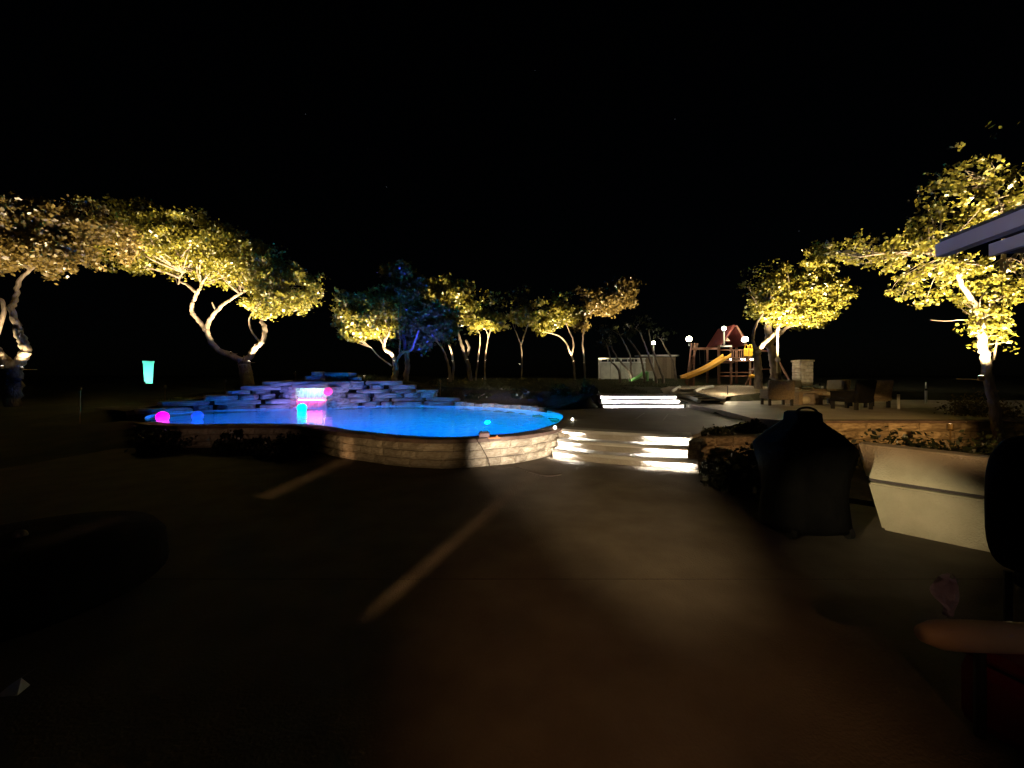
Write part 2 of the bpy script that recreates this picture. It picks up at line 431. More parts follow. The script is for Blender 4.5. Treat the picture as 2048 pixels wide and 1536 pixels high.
o = obj('terrace', prism(TERR, 0.2, ZT), M['deck']); tag(o, 'raised seating terrace right of the deck', None, None, 'structure')
bed = [(3.52, 7.0), (3.7, 6.25), (4.05, 5.58), (4.7, 5.0), (7.5, 4.5), (20, 4.5), (20, 8.5), (7.6, 8.5), (5.2, 7.6), (3.7, 7.2)]
o = obj('planting_bed', prism(bed, -0.2, 0.03), M['soil']); tag(o, 'dark mulched bed below the stone wall', None, None, 'structure')
bed2 = [(3.78, 7.6), (4.05, 8.1), (4.55, 8.55), (5.25, 9.05), (5.98, 9.6), (6.3, 8.95), (5.6, 8.3), (4.6, 7.75)]
o = obj('planting_bed', prism(bed2, 0.0, 0.46), M['soil']); tag(o, 'raised mulched bed beside the lower steps', None, None, 'structure')
bm = nb()
gp = [(6.78, 15.42), (8.2, 15.2), (9.6, 17.4), (13.5, 19.2), (14.5, 23), (9.5, 23.5), (7.6, 20), (6.92, 17.6)]
for (dx, dy, hh) in ((0.9, 0, 0),): pass
gr = [bm.verts.new((x, y, terrain(x, y) + 0.03)) for x, y in gp]
bm.faces.new(gr); bmesh.ops.triangulate(bm, faces=bm.faces[:])
bmesh.ops.subdivide_edges(bm, edges=bm.edges[:], cuts=14, use_grid_fill=True)
rr = random.Random(3)
for v in bm.verts: v.co.z = terrain(v.co.x, v.co.y) + 0.02 + rr.uniform(0, 0.02)
o = obj('gravel_bed', bm, M['gravel']); tag(o, 'lit gravel bed around the foot path to the playset', None, None, 'structure')

# ------------------------------------------------------------------ pool
bm = nb()
ZB = -0.95
pz = POOL
top = [bm.verts.new((x, y, ZW + 0.02 if (y > 10.4 and x < 1.3) else Z1 - 0.01)) for x, y in pz]; bot = [bm.verts.new((x, y, ZB)) for x, y in pz]
n = len(pz)
for i in range(n):
    bm.faces.new((bot[i], bot[(i + 1) % n], top[(i + 1) % n], top[i]))
f = bm.faces.new(bot); bmesh.ops.triangulate(bm, faces=[f])
bmesh.ops.recalc_face_normals(bm, faces=bm.faces[:])
for f in bm.faces: f.normal_flip()
o = obj('pool_basin', bm, M['plaster']); tag(o, 'plastered pool basin under the blue water', None, None, 'structure')
o = obj('pool_water', sheet(POOL, ZW), M['water']); tag(o, 'glowing blue pool water', None, None, 'structure')

def pool_light(p, W, label, col=(0.0, 0.065, 1.0), gap=0.24, d=(0, 1, 0)):
    t = empty('pool_light', p, label, 'pool light', 'underwater pool lights')
    d = Vector(d)
    b_ = nb(); cyl(b_, d * -0.06, d * 0.02, 0.15, 0.13, 20); obj('housing', b_, M['plaster'], t)
    b_ = nb(); cyl(b_, d * 0.02, d * 0.05, 0.11, 0.09, 20); obj('lens', b_, M['plaster'], t)
    point(t, Vector(p) + d * gap, W, col, 0.10 if gap < 0.25 else 0.04)
pool_light((-0.75, 11.9, ZB + 0.06), 4200, 'pool lamp under the bright cyan patch near the right end', (0.0, 0.60, 1.0), 0.26, (0, 0, 1))
pool_light((-1.3, 7.55, -0.30), 1300, 'pool lamp in the near wall at the widest curve')
pool_light((-3.7, 8.75, -0.30), 1300, 'pool lamp in the near wall where the curve turns in')
pool_light((-6.2, 9.8, -0.30), 1700, 'pool lamp in the near wall below the waterfall view', (0.0, 0.13, 1.0))
pool_light((-8.4, 9.9, -0.30), 1500, 'pool lamp in the near wall at the pointed left end', (0.0, 0.15, 1.0))
pool_light((0.75, 9.4, -0.30), 350, 'pool lamp in the right end wall', d=(-0.8, 0.6, 0))

# stone blocks: rough split-faced units shared by all walls
def rough_block(seed, amp=0.05, nx=5, nz=3):
    r = random.Random(seed); bm = nb()
    front = {}; back = []
    for i in range(nx + 1):
        for j in range(nz + 1):
            edge = i in (0, nx) or j in (0, nz)
            x = -0.5 + i / nx; z = j / nz
            y = 0.0 if edge else -r.uniform(0.25, 1.0) * amp * 1.6
            if edge: y = r.uniform(0, 0.25) * amp
            front[i, j] = bm.verts.new((x + (0 if i in (0, nx) else r.uniform(-.04, .04)), y, z + (0 if j in (0, nz) else r.uniform(-.06, .06))))
    for i in range(nx):
        for j in range(nz):
            bm.faces.new((front[i, j], front[i + 1, j], front[i + 1, j + 1], front[i, j + 1]))
    bk = {}
    for i in (0, nx):
        for j in (0, nz):
            bk[i, j] = bm.verts.new((front[i, j].co.x, 1.0, front[i, j].co.z))
    bm.faces.new((bk[nx, 0], bk[0, 0], bk[0, nz], bk[nx, nz]))
    bm.faces.new([front[i, nz] for i in range(nx + 1)] + [bk[nx, nz], bk[0, nz]])
    bm.faces.new([front[i, 0] for i in range(nx, -1, -1)] + [bk[0, 0], bk[nx, 0]])
    bm.faces.new([front[0, j] for j in range(nz + 1)] + [bk[0, nz], bk[0, 0]])
    bm.faces.new([front[nx, j] for j in range(nz, -1, -1)] + [bk[nx, 0], bk[nx, nz]])
    bmesh.ops.recalc_face_normals(bm, faces=bm.faces[:])
    me = bpy.data.meshes.new('block'); bm.to_mesh(me); bm.free()
    return me
def blockset(material, amp, k=7, seed=0):
    out = []
    for i in range(k):
        me = rough_block(seed + i, amp); me.materials.append(material); out.append(me)
    return out
def wall_courses(parent, path, z0, heights, lmin, lmax, depth, variants, rnd, joint=0.012, name='block', outward=1, jitter=0.012):
    z = z0
    for ci, h in enumerate(heights):
        s = -rnd.uniform(0, lmin * 0.5) if ci else 0.0
        s = max(0.0, s)
        while s < path.L - 0.08:
            l = rnd.uniform(lmin, lmax) * (0.6 if s == 0 and ci % 2 else 1)
            l = min(l, path.L - s)
            if path.L - s - l < lmin * 0.4: l = path.L - s
            a, b_ = path.pt(s), path.pt(s + l)
            d = (b_ - a); ln = d.length; mid = (a + b_) / 2
            ang = math.atan2(d.y, d.x)
            nrm = Vector((d.y, -d.x, 0)).normalized() * outward
            me = rnd.choice(variants)
            o = obj(name, me, None, parent)
            q = mid + nrm * rnd.uniform(-jitter, jitter)
            o.location = Vector((q.x, q.y, z)) - parent.location
            o.rotation_euler = (0, 0, ang if outward > 0 else ang + math.pi)
            o.scale = (max(0.04, ln - joint), depth, h - joint)
            s += l
        z += h

rnd = random.Random(11)
lime = blockset(M['lime'], 0.16, 8, 100)
face = [Vector((p.x, p.y, 0)) for p in offset(nearp, 0.30)]
fp = Path([p for p in face if p.x > -9.6] + [(1.02, 8.5)])
t = empty('pool_wall', (-2.0, 7.2, 0), 'curved pale limestone block wall holding the pool', 'wall')
wall_courses(t, fp, 0.0, [0.155, 0.155, 0.15], 0.28, 0.62, 0.22, lime, rnd)
bm = nb()  # mortar core behind the blocks
inner = offset(nearp, 0.255); inn2 = offset(nearp, 0.02)
m = len(inner)
v0 = [bm.verts.new((p.x, p.y, 0.0)) for p in inner]; v1 = [bm.verts.new((p.x, p.y, 0.455)) for p in inner]
v2 = [bm.verts.new((p.x, p.y, 0.455)) for p in inn2]
for i in range(m - 1):
    bm.faces.new((v0[i], v0[i + 1], v1[i + 1], v1[i])); bm.faces.new((v1[i], v1[i + 1], v2[i + 1], v2[i]))
wobj('mortar', bm, M['core'], t)
# coping slabs
t = empty('pool_coping', (-2.0, 7.4, 0.46), 'dark brown coping stones along the near pool edge', 'coping')
ip, op_ = Path(offset(nearp, -0.03)), Path(offset(nearp, 0.37))
N = 22
for k in range(N):
    a0, a1 = k / N, (k + 1) / N
    e = 0.004
    ins = [ip.pt(ip.L * (a0 + (a1 - a0) * u)) for u in (0.01, 0.34, 0.67, 0.99)]
    outs = [op_.pt(op_.L * (a0 + (a1 - a0) * u)) for u in (0.99, 0.67, 0.34, 0.01)]
    dz = rnd.uniform(-0.004, 0.004)
    b_ = prism([(p.x, p.y) for p in ins + outs], 0.463 + dz, Z1 + dz)
    wobj('coping_stone', b_, M['coping'], t)

# ------------------------------------------------------------------ steps with light strips
def flight(name, lows, highs, nr, zb, zt, label, bulge, tread_back, zone):
    """lows / highs: (left, right) plan points of the bottom and the top riser"""
    t = empty(name, (lows[0][0], lows[0][1], zb), label, 'steps')
    h = (zt - zb) / nr
    def line(k):
        u = k / (nr - 1)
        L = Vector((*lows[0], 0)).lerp(Vector((*highs[0], 0)), u); Rr = Vector((*lows[1], 0)).lerp(Vector((*highs[1], 0)), u)
        d = Rr - L; nn = Vector((d.y, -d.x, 0)).normalized()
        return [L + d * (i / 14) + nn * bulge * 4 * (i / 14) * (1 - i / 14) for i in range(15)], nn
    for k in range(nr):
        ln, nn = line(k)
        z1 = zb + h * (k + 1)
        back = [p - nn * tread_back for p in ln]
        # riser block and nosing slab
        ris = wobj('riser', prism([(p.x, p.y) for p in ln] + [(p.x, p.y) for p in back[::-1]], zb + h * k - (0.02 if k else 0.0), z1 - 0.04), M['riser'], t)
        nos = [p + nn * 0.055 for p in ln]
        tb = [p - nn * (tread_back if k < nr - 1 else 0.35) for p in ln]
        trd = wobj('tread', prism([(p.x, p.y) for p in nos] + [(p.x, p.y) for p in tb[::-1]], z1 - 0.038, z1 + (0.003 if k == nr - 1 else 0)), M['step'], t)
        lip = [p + nn * 0.044 for p in ln]
        wobj('nosing_lip', prism([(p.x, p.y) for p in nos] + [(p.x, p.y) for p in lip[::-1]], z1 - 0.062, z1 - 0.038), M['step'], trd)
        # light bars under the nosing near both ends
        for (i0, i1, led) in zone:
            P = Path(ln)
            a, b_ = P.pt(P.L * i0) + nn * 0.030, P.pt(P.L * i1) + nn * 0.030
            d = b_ - a
            bb = nb(); box(bb, (a + b_) / 2 + Vector((0, 0, z1 - 0.046)), (d.length, 0.014, 0.012), math.atan2(d.y, d.x))
            wobj('light_bar', bb, led, ris)
    return t
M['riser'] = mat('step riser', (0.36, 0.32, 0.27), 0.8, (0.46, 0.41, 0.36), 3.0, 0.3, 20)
M['ledm'] = emitter('step light dim', (1.0, 0.92, 0.82), 280)
M['led1'] = emitter('step light lower', (1.0, 0.90, 0.76), 420)
M['led3'] = emitter('step light upper middle', (0.88, 0.88, 1.0), 110)
M['led2'] = emitter('step light upper', (0.95, 0.94, 1.0), 420)
flight('lower_steps', ((0.84, 8.05), (3.3, 6.93)), ((1.11, 8.6), (3.5, 7.6)), 3, 0.0, Z1, 'lower flight of three lit steps up to the pool deck', 0.13, 0.45, ((0.015, 0.075, M['led1']), (0.09, 0.77, M['ledm']), (0.79, 0.97, M['led1'])))
flight('upper_steps', ((3.5, 15.0), (6.65, 15.1)), ((3.62, 15.9), (6.72, 15.95)), 3, Z1, Z2, 'upper flight of three brightly lit steps behind the deck', 0.0, 0.6, ((0.01, 0.18, M['led2']), (0.19, 0.76, M['led3']), (0.77, 0.99, M['led2'])))
o = obj('path', prism([(3.5, 16.2), (6.85, 16.2), (6.9, 17.6), (3.3, 17.6)], 0.7, 1.0), M['deck']); tag(o, 'concrete landing at the top of the upper steps', None, None, 'structure')

# chalk lines of a hopscotch court
t = empty('chalk_court', (4.3, 11.6, Z1), 'pale chalk court lines drawn on the deck', 'chalk drawing')
cpts = {}
def chalk(p, q, wd=0.03):
    p, q = gnd(*p, Z1), gnd(*q, Z1); d = q - p
    b_ = nb(); box(b_, (p + q) / 2 + Vector((0, 0, 0.003)), (d.length, wd, 0.004), math.atan2(d.y, d.x)); wobj('line', b_, M['chalk'], t)
chalk((1271, 838), (1289, 826), 0.04); chalk((1289, 826), (1330, 828)); chalk((1326, 841), (1336, 828)); chalk((1336, 828), (1372, 832), 0.02)

# ------------------------------------------------------------------ rock waterfall feature
def ledge_stone(seed):
    r = random.Random(seed); bm = nb(); n = 12
    rad = []
    for k in range(n):
        th = 2 * math.pi * k / n
        e = 1.0 / max(abs(math.cos(th)), abs(math.sin(th)))
        rad.append(0.5 * (0.25 + 0.75 * e) * r.uniform(0.90, 1.05))
    layers = [(0.0, 0.95), (0.12, 1.0), (0.55, r.uniform(0.95, 1.05)), (0.90, 0.99), (1.0, 0.93)]
    rings = []
    for (z, s) in layers:
        rings.append([bm.verts.new((math.cos(2 * math.pi * k / n) * rad[k] * s * r.uniform(0.97, 1.03), math.sin(2 * math.pi * k / n) * rad[k] * s * r.uniform(0.95, 1.05), z + r.uniform(-0.05, 0.05))) for k in range(n)])
    for a, b_ in zip(rings, rings[1:]):
        for k in range(n): bm.faces.new((a[k], a[(k + 1) % n], b_[(k + 1) % n], b_[k]))
    bm.faces.new(rings[0][::-1]); bm.faces.new(rings[-1])
    me = bpy.data.meshes.new('ledge_stone'); bm.to_mesh(me); bm.free(); me.materials.append(M['ledge'])
    return me
ledges = [ledge_stone(200 + i) for i in range(12)]
rf = empty('rock_waterfall', (-8.2, 16.6, ZW), 'stacked ledge stone mound with a waterfall at the back of the pool', 'rock feature')
farp = Path(catmull([(-12.35, 13.0, 0), (-11.9, 14.2, 0), (-10.8, 15.25, 0), (-9.5, 16.1, 0), (-7.9, 16.6, 0), (-6.1, 17.25, 0), (-4.6, 17.5, 0), (-2.7, 17.4, 0)], 8))
prof = [(0.0, 0.25), (0.10, 0.45), (0.22, 0.75), (0.33, 1.02), (0.42, 1.32), (0.50, 1.52), (0.60, 1.52), (0.66, 1.30), (0.74, 1.12), (0.84, 0.92), (0.92, 0.62), (1.0, 0.32)]
def crest(u):
    for (a, za), (b_, zb_) in zip(prof, prof[1:]):
        if u <= b_: return za + (zb_ - za) * (u - a) / (b_ - a)
    return prof[-1][1]
FU0, FU1 = None, None
fl = at(590, 790, 16.2); fr = at(649, 790, 16.2)         # sides of the fall opening
rnd = random.Random(21)
z = -0.16; k = 0
while z < 1.62:
    h = rnd.uniform(0.14, 0.23)
    s = -0.2 + rnd.uniform(0, 0.5)
    while s < farp.L:
        l = rnd.uniform(0.5, 1.7)
        u = max(0.0, min(1.0, (s + l / 2) / farp.L))
        if z + h * 0.7 < crest(u):
            p = farp.pt(s + l / 2); tg = farp.tan(s + l / 2); nn = Vector((tg.y, -tg.x, 0))
            back = 0.35 + 0.22 * max(0, z) * 1.2 + rnd.uniform(-0.2, 0.2)
            q = p - nn * back
            if not (fl.x - 0.35 < q.x < fr.x + 0.3 and 0.0 < z + h and z < 0.9):
                zr = ZW + z
                obj('ledge_stone', rnd.choice(ledges), None, rf, Vector((q.x, q.y, zr)) - rf.location,
                    (rnd.uniform(-.04, .04), rnd.uniform(-.03, .03), math.atan2(tg.y, tg.x) + rnd.uniform(-.1, .1) + (math.pi if rnd.random() < .5 else 0)),
                    (l * rnd.uniform(0.90, 0.97), rnd.uniform(0.75, 1.15), h * rnd.uniform(0.84, 0.99)))
        s += l * 0.97
    z += h * 0.96; k += 1
# rubble core behind the stones
bm = nb(); a = []; b_ = []; c_ = []
for i in range(41):
    u = i / 40; p = farp.pt(u * farp.L); tg = farp.tan(u * farp.L); nn = Vector((tg.y, -tg.x, 0))
    zc = ZW + max(0.0, crest(u) - 0.16)
    if fl.x - 0.3 < p.x < fr.x + 0.3: off0 = 1.35
    else: off0 = 0.55
    a.append(bm.verts.new(p - nn * off0 + Vector((0, 0, -0.3)))); b_.append(bm.verts.new(p - nn * (off0 + 0.25) + Vector((0, 0, zc)))); c_.append(bm.verts.new(p - nn * 2.6 + Vector((0, 0, ZW + 0.2))))
for i in range(40):
    bm.faces.new((a[i], a[i + 1], b_[i + 1], b_[i])); bm.faces.new((b_[i], b_[i + 1], c_[i + 1], c_[i]))
wobj('rubble', bm, M['core'], rf)
# the fall: side piers, lintel, back wall, basin ledge
def rock(p, s, rz=0.0):
    obj('ledge_stone', rnd.choice(ledges), None, rf, Vector(p) - rf.location, (0, 0, rz), s)
FY = 16.2
rock((at(633, 775, FY + 0.35).x, FY + 0.45, at(633, 776, FY).z), (2.75, 1.0, 0.27), 0.05)          # broad lintel slab
for (px, ys_, sx) in ((574, 0, 0.6), (571, 1, 0.8), (575, 2, 0.55), (573, 3, 0.7), (662, 0, 0.5), (668, 1, 0.75), (664, 2, 0.6), (667, 3, 0.7)):
    zz = ZW - 0.1 + ys_ * 0.245
    rock((at(px, 790, FY).x, FY + 0.35, zz), (sx, 0.95, 0.25), rnd.uniform(-.1, .1))
for (px, zz, sx, hh) in ((605, 0.32, 0.75, 0.30), (636, 0.34, 0.7, 0.28)):
    rock((at(px, 800, FY).x, FY + 0.55, zz), (sx, 0.8, hh + 0.16))
for i in range(3):
    for q in range(2):
        rock((at(606 + 30 * q + (8 if i % 2 else 0), 790, FY).x, FY + 0.85, 0.7 + i * 0.2), (0.8, 0.5, 0.21))
# water sheet over the lintel, lower sheet off the ledge, LED bars
bm = nb(); rows = []
x0, x1 = at(593, 790, FY).x, at(647, 790, FY).x
for j in range(9):
    u = j / 8; zz = 1.27 - u * 0.53; yy = FY + 0.28 - 0.12 * math.sqrt(u)
    rows.append([bm.verts.new((x0 + (x1 - x0) * i / 16 + 0.01 * math.sin(i * 2.1 + j), yy + 0.025 * math.sin(i * 1.7 + j * .8), zz)) for i in range(17)])
for j in range(8):
    for i in range(16): bm.faces.new((rows[j][i], rows[j][i + 1], rows[j + 1][i + 1], rows[j + 1][i]))
wobj('water_sheet', bm, M['fall'], rf, True)
bm = nb(); rows = []
for j in range(5):
    u = j / 4; zz = 0.74 - u * 0.32; yy = FY + 0.10 - 0.1 * math.sqrt(u)
    rows.append([bm.verts.new((x0 + (x1 - x0) * i / 16, yy + 0.02 * math.sin(i * 1.3 + j), zz)) for i in range(17)])
for j in range(4):
    for i in range(16): bm.faces.new((rows[j][i], rows[j][i + 1], rows[j + 1][i + 1], rows[j + 1][i]))
wobj('water_sheet', bm, M['fall'], rf, True)
bm = nb(); rows = []   # narrow spout on the right of the fall
for j in range(9):
    u = j / 8; zz = 1.05 - u * 0.62
    rows.append([bm.verts.new((at(652, 790, FY).x + (i / 4 - 0.5) * (0.16 + 0.1 * u) + 0.02 * math.sin(j * 1.9), FY + 0.0 - 0.2 * math.sqrt(u) + 0.02 * math.sin(i * 2 + j), zz)) for i in range(5)])
for j in range(8):
    for i in range(4): bm.faces.new((rows[j][i], rows[j][i + 1], rows[j + 1][i + 1], rows[j + 1][i]))
wobj('water_spout', bm, M['fall'], rf, True)
b2 = nb(); box(b2, ((x0 + x1) / 2, FY + 0.36, 1.275), (x1 - x0, 0.05, 0.03)); wobj('light_bar', b2, M['cyanled'], rf)
b2 = nb(); box(b2, ((x0 + x1) / 2, FY + 0.16, 0.755), (x1 - x0, 0.04, 0.035)); wobj('light_bar', b2, M['pinkled'], rf)
b2 = nb(); ball(b2, (at(656, 785, FY).x, FY - 0.25, at(656, 785, FY).z), 0.05); wobj('lamp_bead', b2, M['bulb'], rf, True)

# low stones edging the far bank to the right of the feature
ed = Path([(-2.6, 17.35), (-1.4, 16.85), (0.15, 15.6), (1.0, 14.35)])
t = empty('edging_stones', (-0.5, 16.2, ZW), 'row of low pale stones edging the far pool bank', 'stone edging')
s = 0.1
while s < ed.L - 0.2:
    l = rnd.uniform(0.35, 0.8); p = ed.pt(s + l / 2); tg = ed.tan(s + l / 2); nn = Vector((tg.y, -tg.x, 0))
    q = p - nn * 0.10
    obj('ledge_stone', rnd.choice(ledges), None, t, Vector((q.x, q.y, ZW - 0.10)) - t.location, (0, 0, math.atan2(tg.y, tg.x)), (l * 1.12, 0.5, rnd.uniform(0.22, 0.30)))
    s += l
bankp = [(-2.9, 17.5), (-1.4, 16.9), (0.2, 15.6), (1.12, 14.3), (1.3, 14.12), (2.3, 14.22), (3.47, 14.92), (3.6, 16.6), (1.8, 18.2), (-2.4, 19.9)]
bm = nb(); bm.faces.new([bm.verts.new((x, y, 0.6)) for x, y in bankp]); bmesh.ops.triangulate(bm, faces=bm.faces[:])
bmesh.ops.subdivide_edges(bm, edges=bm.edges[:], cuts=9, use_grid_fill=True)
def bankz(x, y):
    d = min(math.hypot(x - a, y - b) for a, b in RIM2)
    return ZW + 0.07 + 0.56 * sm(0.0, 2.4, d)
for v in bm.verts: v.co.z = bankz(v.co.x, v.co.y) + rr.uniform(0, 0.03)
o = obj('planting_bed', bm, M['soil']); tag(o, 'mulch bank between the far pool edge and the lawn', None, None, 'structure')

# floating light balls
def glow_ball(p, r, col, s, label, shell=False):
    m = bpy.data.materials.new('glow ball'); m.use_nodes = True
    bs = m.node_tree.nodes['Principled BSDF']
    bs.inputs['Base Color'].default_value = (*[min(1, c * 0.6 + 0.05) for c in col], 1); bs.inputs['Roughness'].default_value = 0.25
    bs.inputs['Emission Color'].default_value = (*col, 1); bs.inputs['Emission Strength'].default_value = s
    t = empty('light_ball', p, label, 'light ball', 'glowing balls in the pool')
    b_ = nb(); bmesh.ops.create_uvsphere(b_, u_segments=32, v_segments=20, radius=r); obj('globe', b_, m, t, smooth=True)
    b_ = nb(); bmesh.ops.create_cone(b_, cap_ends=True, segments=20, radius1=r * 0.35, radius2=r * 0.28, depth=0.05, matrix=Matrix.Translation((0, 0, -r * 0.95))); obj('base', b_, M['white'], t)
glow_ball((at(325, 836, 11.2).x, 11.2, ZW + 0.10), 0.155, (1.0, 0.0, 0.52), 2.6, 'hot pink glowing ball floating at the left tip of the pool')
glow_ball((at(395, 832, 11.4).x, 11.4, ZW + 0.11), 0.15, (0.01, 0.11, 0.80), 0.7, 'dim blue glowing ball floating near the left end')
glow_ball((at(604, 816, 14.6).x, 14.6, ZW + 0.11), 0.17, (0.0, 0.85, 0.92), 2.6, 'bright cyan glowing ball floating before the waterfall')
glow_ball((at(655, 783, 15.7).x, 15.75, at(655, 783, 15.75).z), 0.17, (1.0, 0.08, 0.42), 1.1, 'pink glowing ball perched on the ledge right of the waterfall')
# unseen tinted spots added over the water to colour the stones
spot(rf, (-8.9, 15.2, ZW + 0.05), (-9.6, 16.6, 1.1), 75, 140, 1.0, (0.35, 0.25, 1.0), 0.1)
spot(rf, (-6.3, 15.6, ZW + 0.05), (-6.6, 17.2, 1.3), 60, 140, 1.0, (0.75, 0.45, 0.8), 0.1)

# little bright items on the coping
t = empty('coping_dot', gnd(1110, 857, Z1), 'small white deck fitting on the coping beside the lower steps', 'fitting')
b_ = nb(); cyl(b_, (0, 0, 0), (0, 0, 0.03), 0.035, 0.03, 12); ball(b_, (0, 0, 0.035), 0.03, 2, 0.6); obj('cap', b_, M['bulb'], t)
t = empty('coping_dot', gnd(1145, 840, Z1), 'small white deck fitting set further back on the deck', 'fitting')
b_ = nb(); cyl(b_, (0, 0, 0), (0, 0, 0.03), 0.03, 0.025, 12); ball(b_, (0, 0, 0.035), 0.025, 2, 0.6); obj('cap', b_, M['bulb'], t)
pb = gnd(968, 876, Z1)
t = empty('speaker_box', (pb.x, pb.y, Z1), 'small dark maroon box sitting on the coping with a cord', 'box')
b_ = nb(); box(b_, (0, 0, 0.055), (0.20, 0.14, 0.10), 0.15, 0.012); obj('case', b_, mat('maroon plastic', (0.10, 0.03, 0.03), 0.5), t)
b_ = nb(); box(b_, (0, 0, 0.115), (0.16, 0.02, 0.02), 0.15, 0.005); obj('handle', b_, M['darkmetal'], t)
t = empty('sandal', (pb.x + 0.19, pb.y - 0.05, Z1), 'orange sandal lying on the coping beside the maroon box', 'sandal')
b_ = nb(); box(b_, (0, 0, 0.012), (0.22, 0.085, 0.024), 0.3, 0.01); obj('sole', b_, M['orange'], t)
b_ = nb(); tube(b_, catmull([(0.03, -0.04, 0.02), (0.05, 0.0, 0.06), (0.07, 0.04, 0.02)], 5), [0.008] * 11, 6); obj('strap', b_, M['orange'], t)
wl = lambda px, py: gnd(px, py, 0.012)
cpts = [Vector((pb.x + 0.05, pb.y - 0.08, Z1 + 0.02)), Vector((pb.x - 0.1, pb.y - 0.24, Z1 + 0.01)), Vector((pb.x - 0.02, pb.y - 0.36, Z1 - 0.1)), Vector((pb.x + 0.1, pb.y - 0.40, 0.22)), wl(985, 936), wl(1030, 934), wl(1060, 944), wl(1095, 952), wl(1122, 949)]
b_ = nb(); cp = catmull(cpts, 7); tube(b_, cp, [0.007] * len(cp), 6)
o = obj('power_cord', b_, M['cord']); tag(o, 'dark cord hanging down the pool wall and trailing over the patio', 'cord')

# ------------------------------------------------------------------ right hand stone walls
rnd = random.Random(31)
fs = blockset(M['fieldstone'], 0.22, 8, 300)
t = empty('bed_wall', (3.9, 7.4, 0), 'low rough stone wall right of the lower steps', 'wall')
pw = Path(catmull([(3.36, 6.95, 0), (3.55, 7.3, 0), (3.9, 7.5, 0), (4.6, 7.62, 0), (5.4, 8.05, 0), (6.0, 8.6, 0), (6.35, 8.9, 0)], 6))
wall_courses(t, pw, 0.0, [0.17, 0.17, 0.16], 0.25, 0.6, 0.2, fs, rnd)
t = empty('terrace_wall', (9.0, 8.9, 0.03), 'amber lit stone wall below the seating terrace', 'wall')
pw = Path([(6.3, 8.85), (7.7, 8.98), (12, 8.88), (17, 8.75)])
wall_courses(t, pw, 0.02, [0.22, 0.19, 0.19], 0.35, 0.95, 0.22, fs, rnd)
t = empty('terrace_coping', (9.0, 8.9, 0.62), 'dark capping stones on the terrace wall', 'coping')
s = 0
while s < pw.L - 0.05:
    l = min(0.8, pw.L - s); a, b2_ = pw.pt(s), pw.pt(s + l); d = b2_ - a
    bb = nb(); box(bb, (a + b2_) / 2 + Vector((0, 0.12, 0.645)), (d.length - 0.006, 0.36, 0.045), math.atan2(d.y, d.x), 0.008); wobj('coping_stone', bb, M['coping'], t); s += l

# ------------------------------------------------------------------ trees
tree_rnd = random.Random(77)
def twigs(bm, anchors, targets, r0, rnd):
    for tg in targets:
        an = min(anchors, key=lambda a: (a - tg).length)
        if (an - tg).length > 2.2: continue
        mid = an.lerp(tg, 0.5) + Vector((rnd.gauss(0, 1), rnd.gauss(0, 1), rnd.gauss(0, 0.7))) * (tg - an).length * 0.12
        pts = catmull([an, mid, tg], 4)
        tube(bm, pts, [r0 * (1 - 0.8 * i / (len(pts) - 1)) for i in range(len(pts))], 5)
def make_tree(name, label, group, base, limbs, blobs, leaf=0.10, leafmat='leaf', seed=0, clump=0.28, trunk_n=1, dens=1.4, gap=0.22):
    """limbs: list of (points, r_start, r_end); the first trunk_n are the trunk. blobs: (centre, (rx, ry, rz), clumps, leaves per clump)"""
    rn = random.Random(seed); rg = np.random.default_rng(seed)
    t = empty(name, base, label, 'tree', group)
    anchors = []
    for li, (pts, r0, r1) in enumerate(limbs):
        if li == 0: pts = [Vector(pts[0]) + Vector((0, 0, -1.3))] + list(pts)
        P = catmull(pts, 6)
        P = [p + Vector((rn.gauss(0, 1), rn.gauss(0, 1), rn.gauss(0, .6))) * r0 * 0.10 for p in P]
        P[0] = Vector(pts[0])
        n = len(P); rad = [r0 + (r1 - r0) * (i / (n - 1)) ** 0.8 for i in range(n)]
        bm = nb(); tube(bm, P, rad, 9, 0.10, rn)
        lo_ = wobj('trunk' if li < trunk_n else 'limb', bm, M['bark'], t, True)
        if li == 0: trunk_ = lo_
        if r1 > 0.015 or li == 0: anchors += P[max(1, n // 2):]
    allp = []; tw = []
    for (c, r, nc, nl) in blobs:
        c = Vector(c)
        for k in range(nc):
            if rg.random() < gap: continue
            d = rg.normal(size=3); d /= np.linalg.norm(d)
            q = d * rg.uniform(0.15, 1.0) ** (1 / 2.4) * np.array(r) + np.array(c)
            if k % 3 == 0: tw.append(Vector(q))
            m_ = max(3, int(nl * dens * rg.uniform(0.4, 1.6)))
            cs = clump * rg.uniform(0.6, 1.4)
            # leaves in a clump sit along a couple of short sprays
            ax = rg.normal(size=3); ax[2] = ax[2] * 0.4 - 0.25; ax /= np.linalg.norm(ax)
            tt = rg.uniform(-1, 1, size=(m_, 1))
            allp.append(q + ax * tt * cs * 1.3 + rg.normal(size=(m_, 3)) * cs * np.array([0.42, 0.42, 0.30]))
    bm = nb(); twigs(bm, anchors, tw, limbs[0][1] * 0.16, rn)
    tag(wobj('branches', bm, M['bark'], trunk_, True), kind='stuff')
    pts = np.concatenate(allp)
    me = quads('crown', cards(rg, pts, leaf))
    tag(wobj('crown', me, M[leafmat], t), kind='stuff')
    return t
uplights = 0
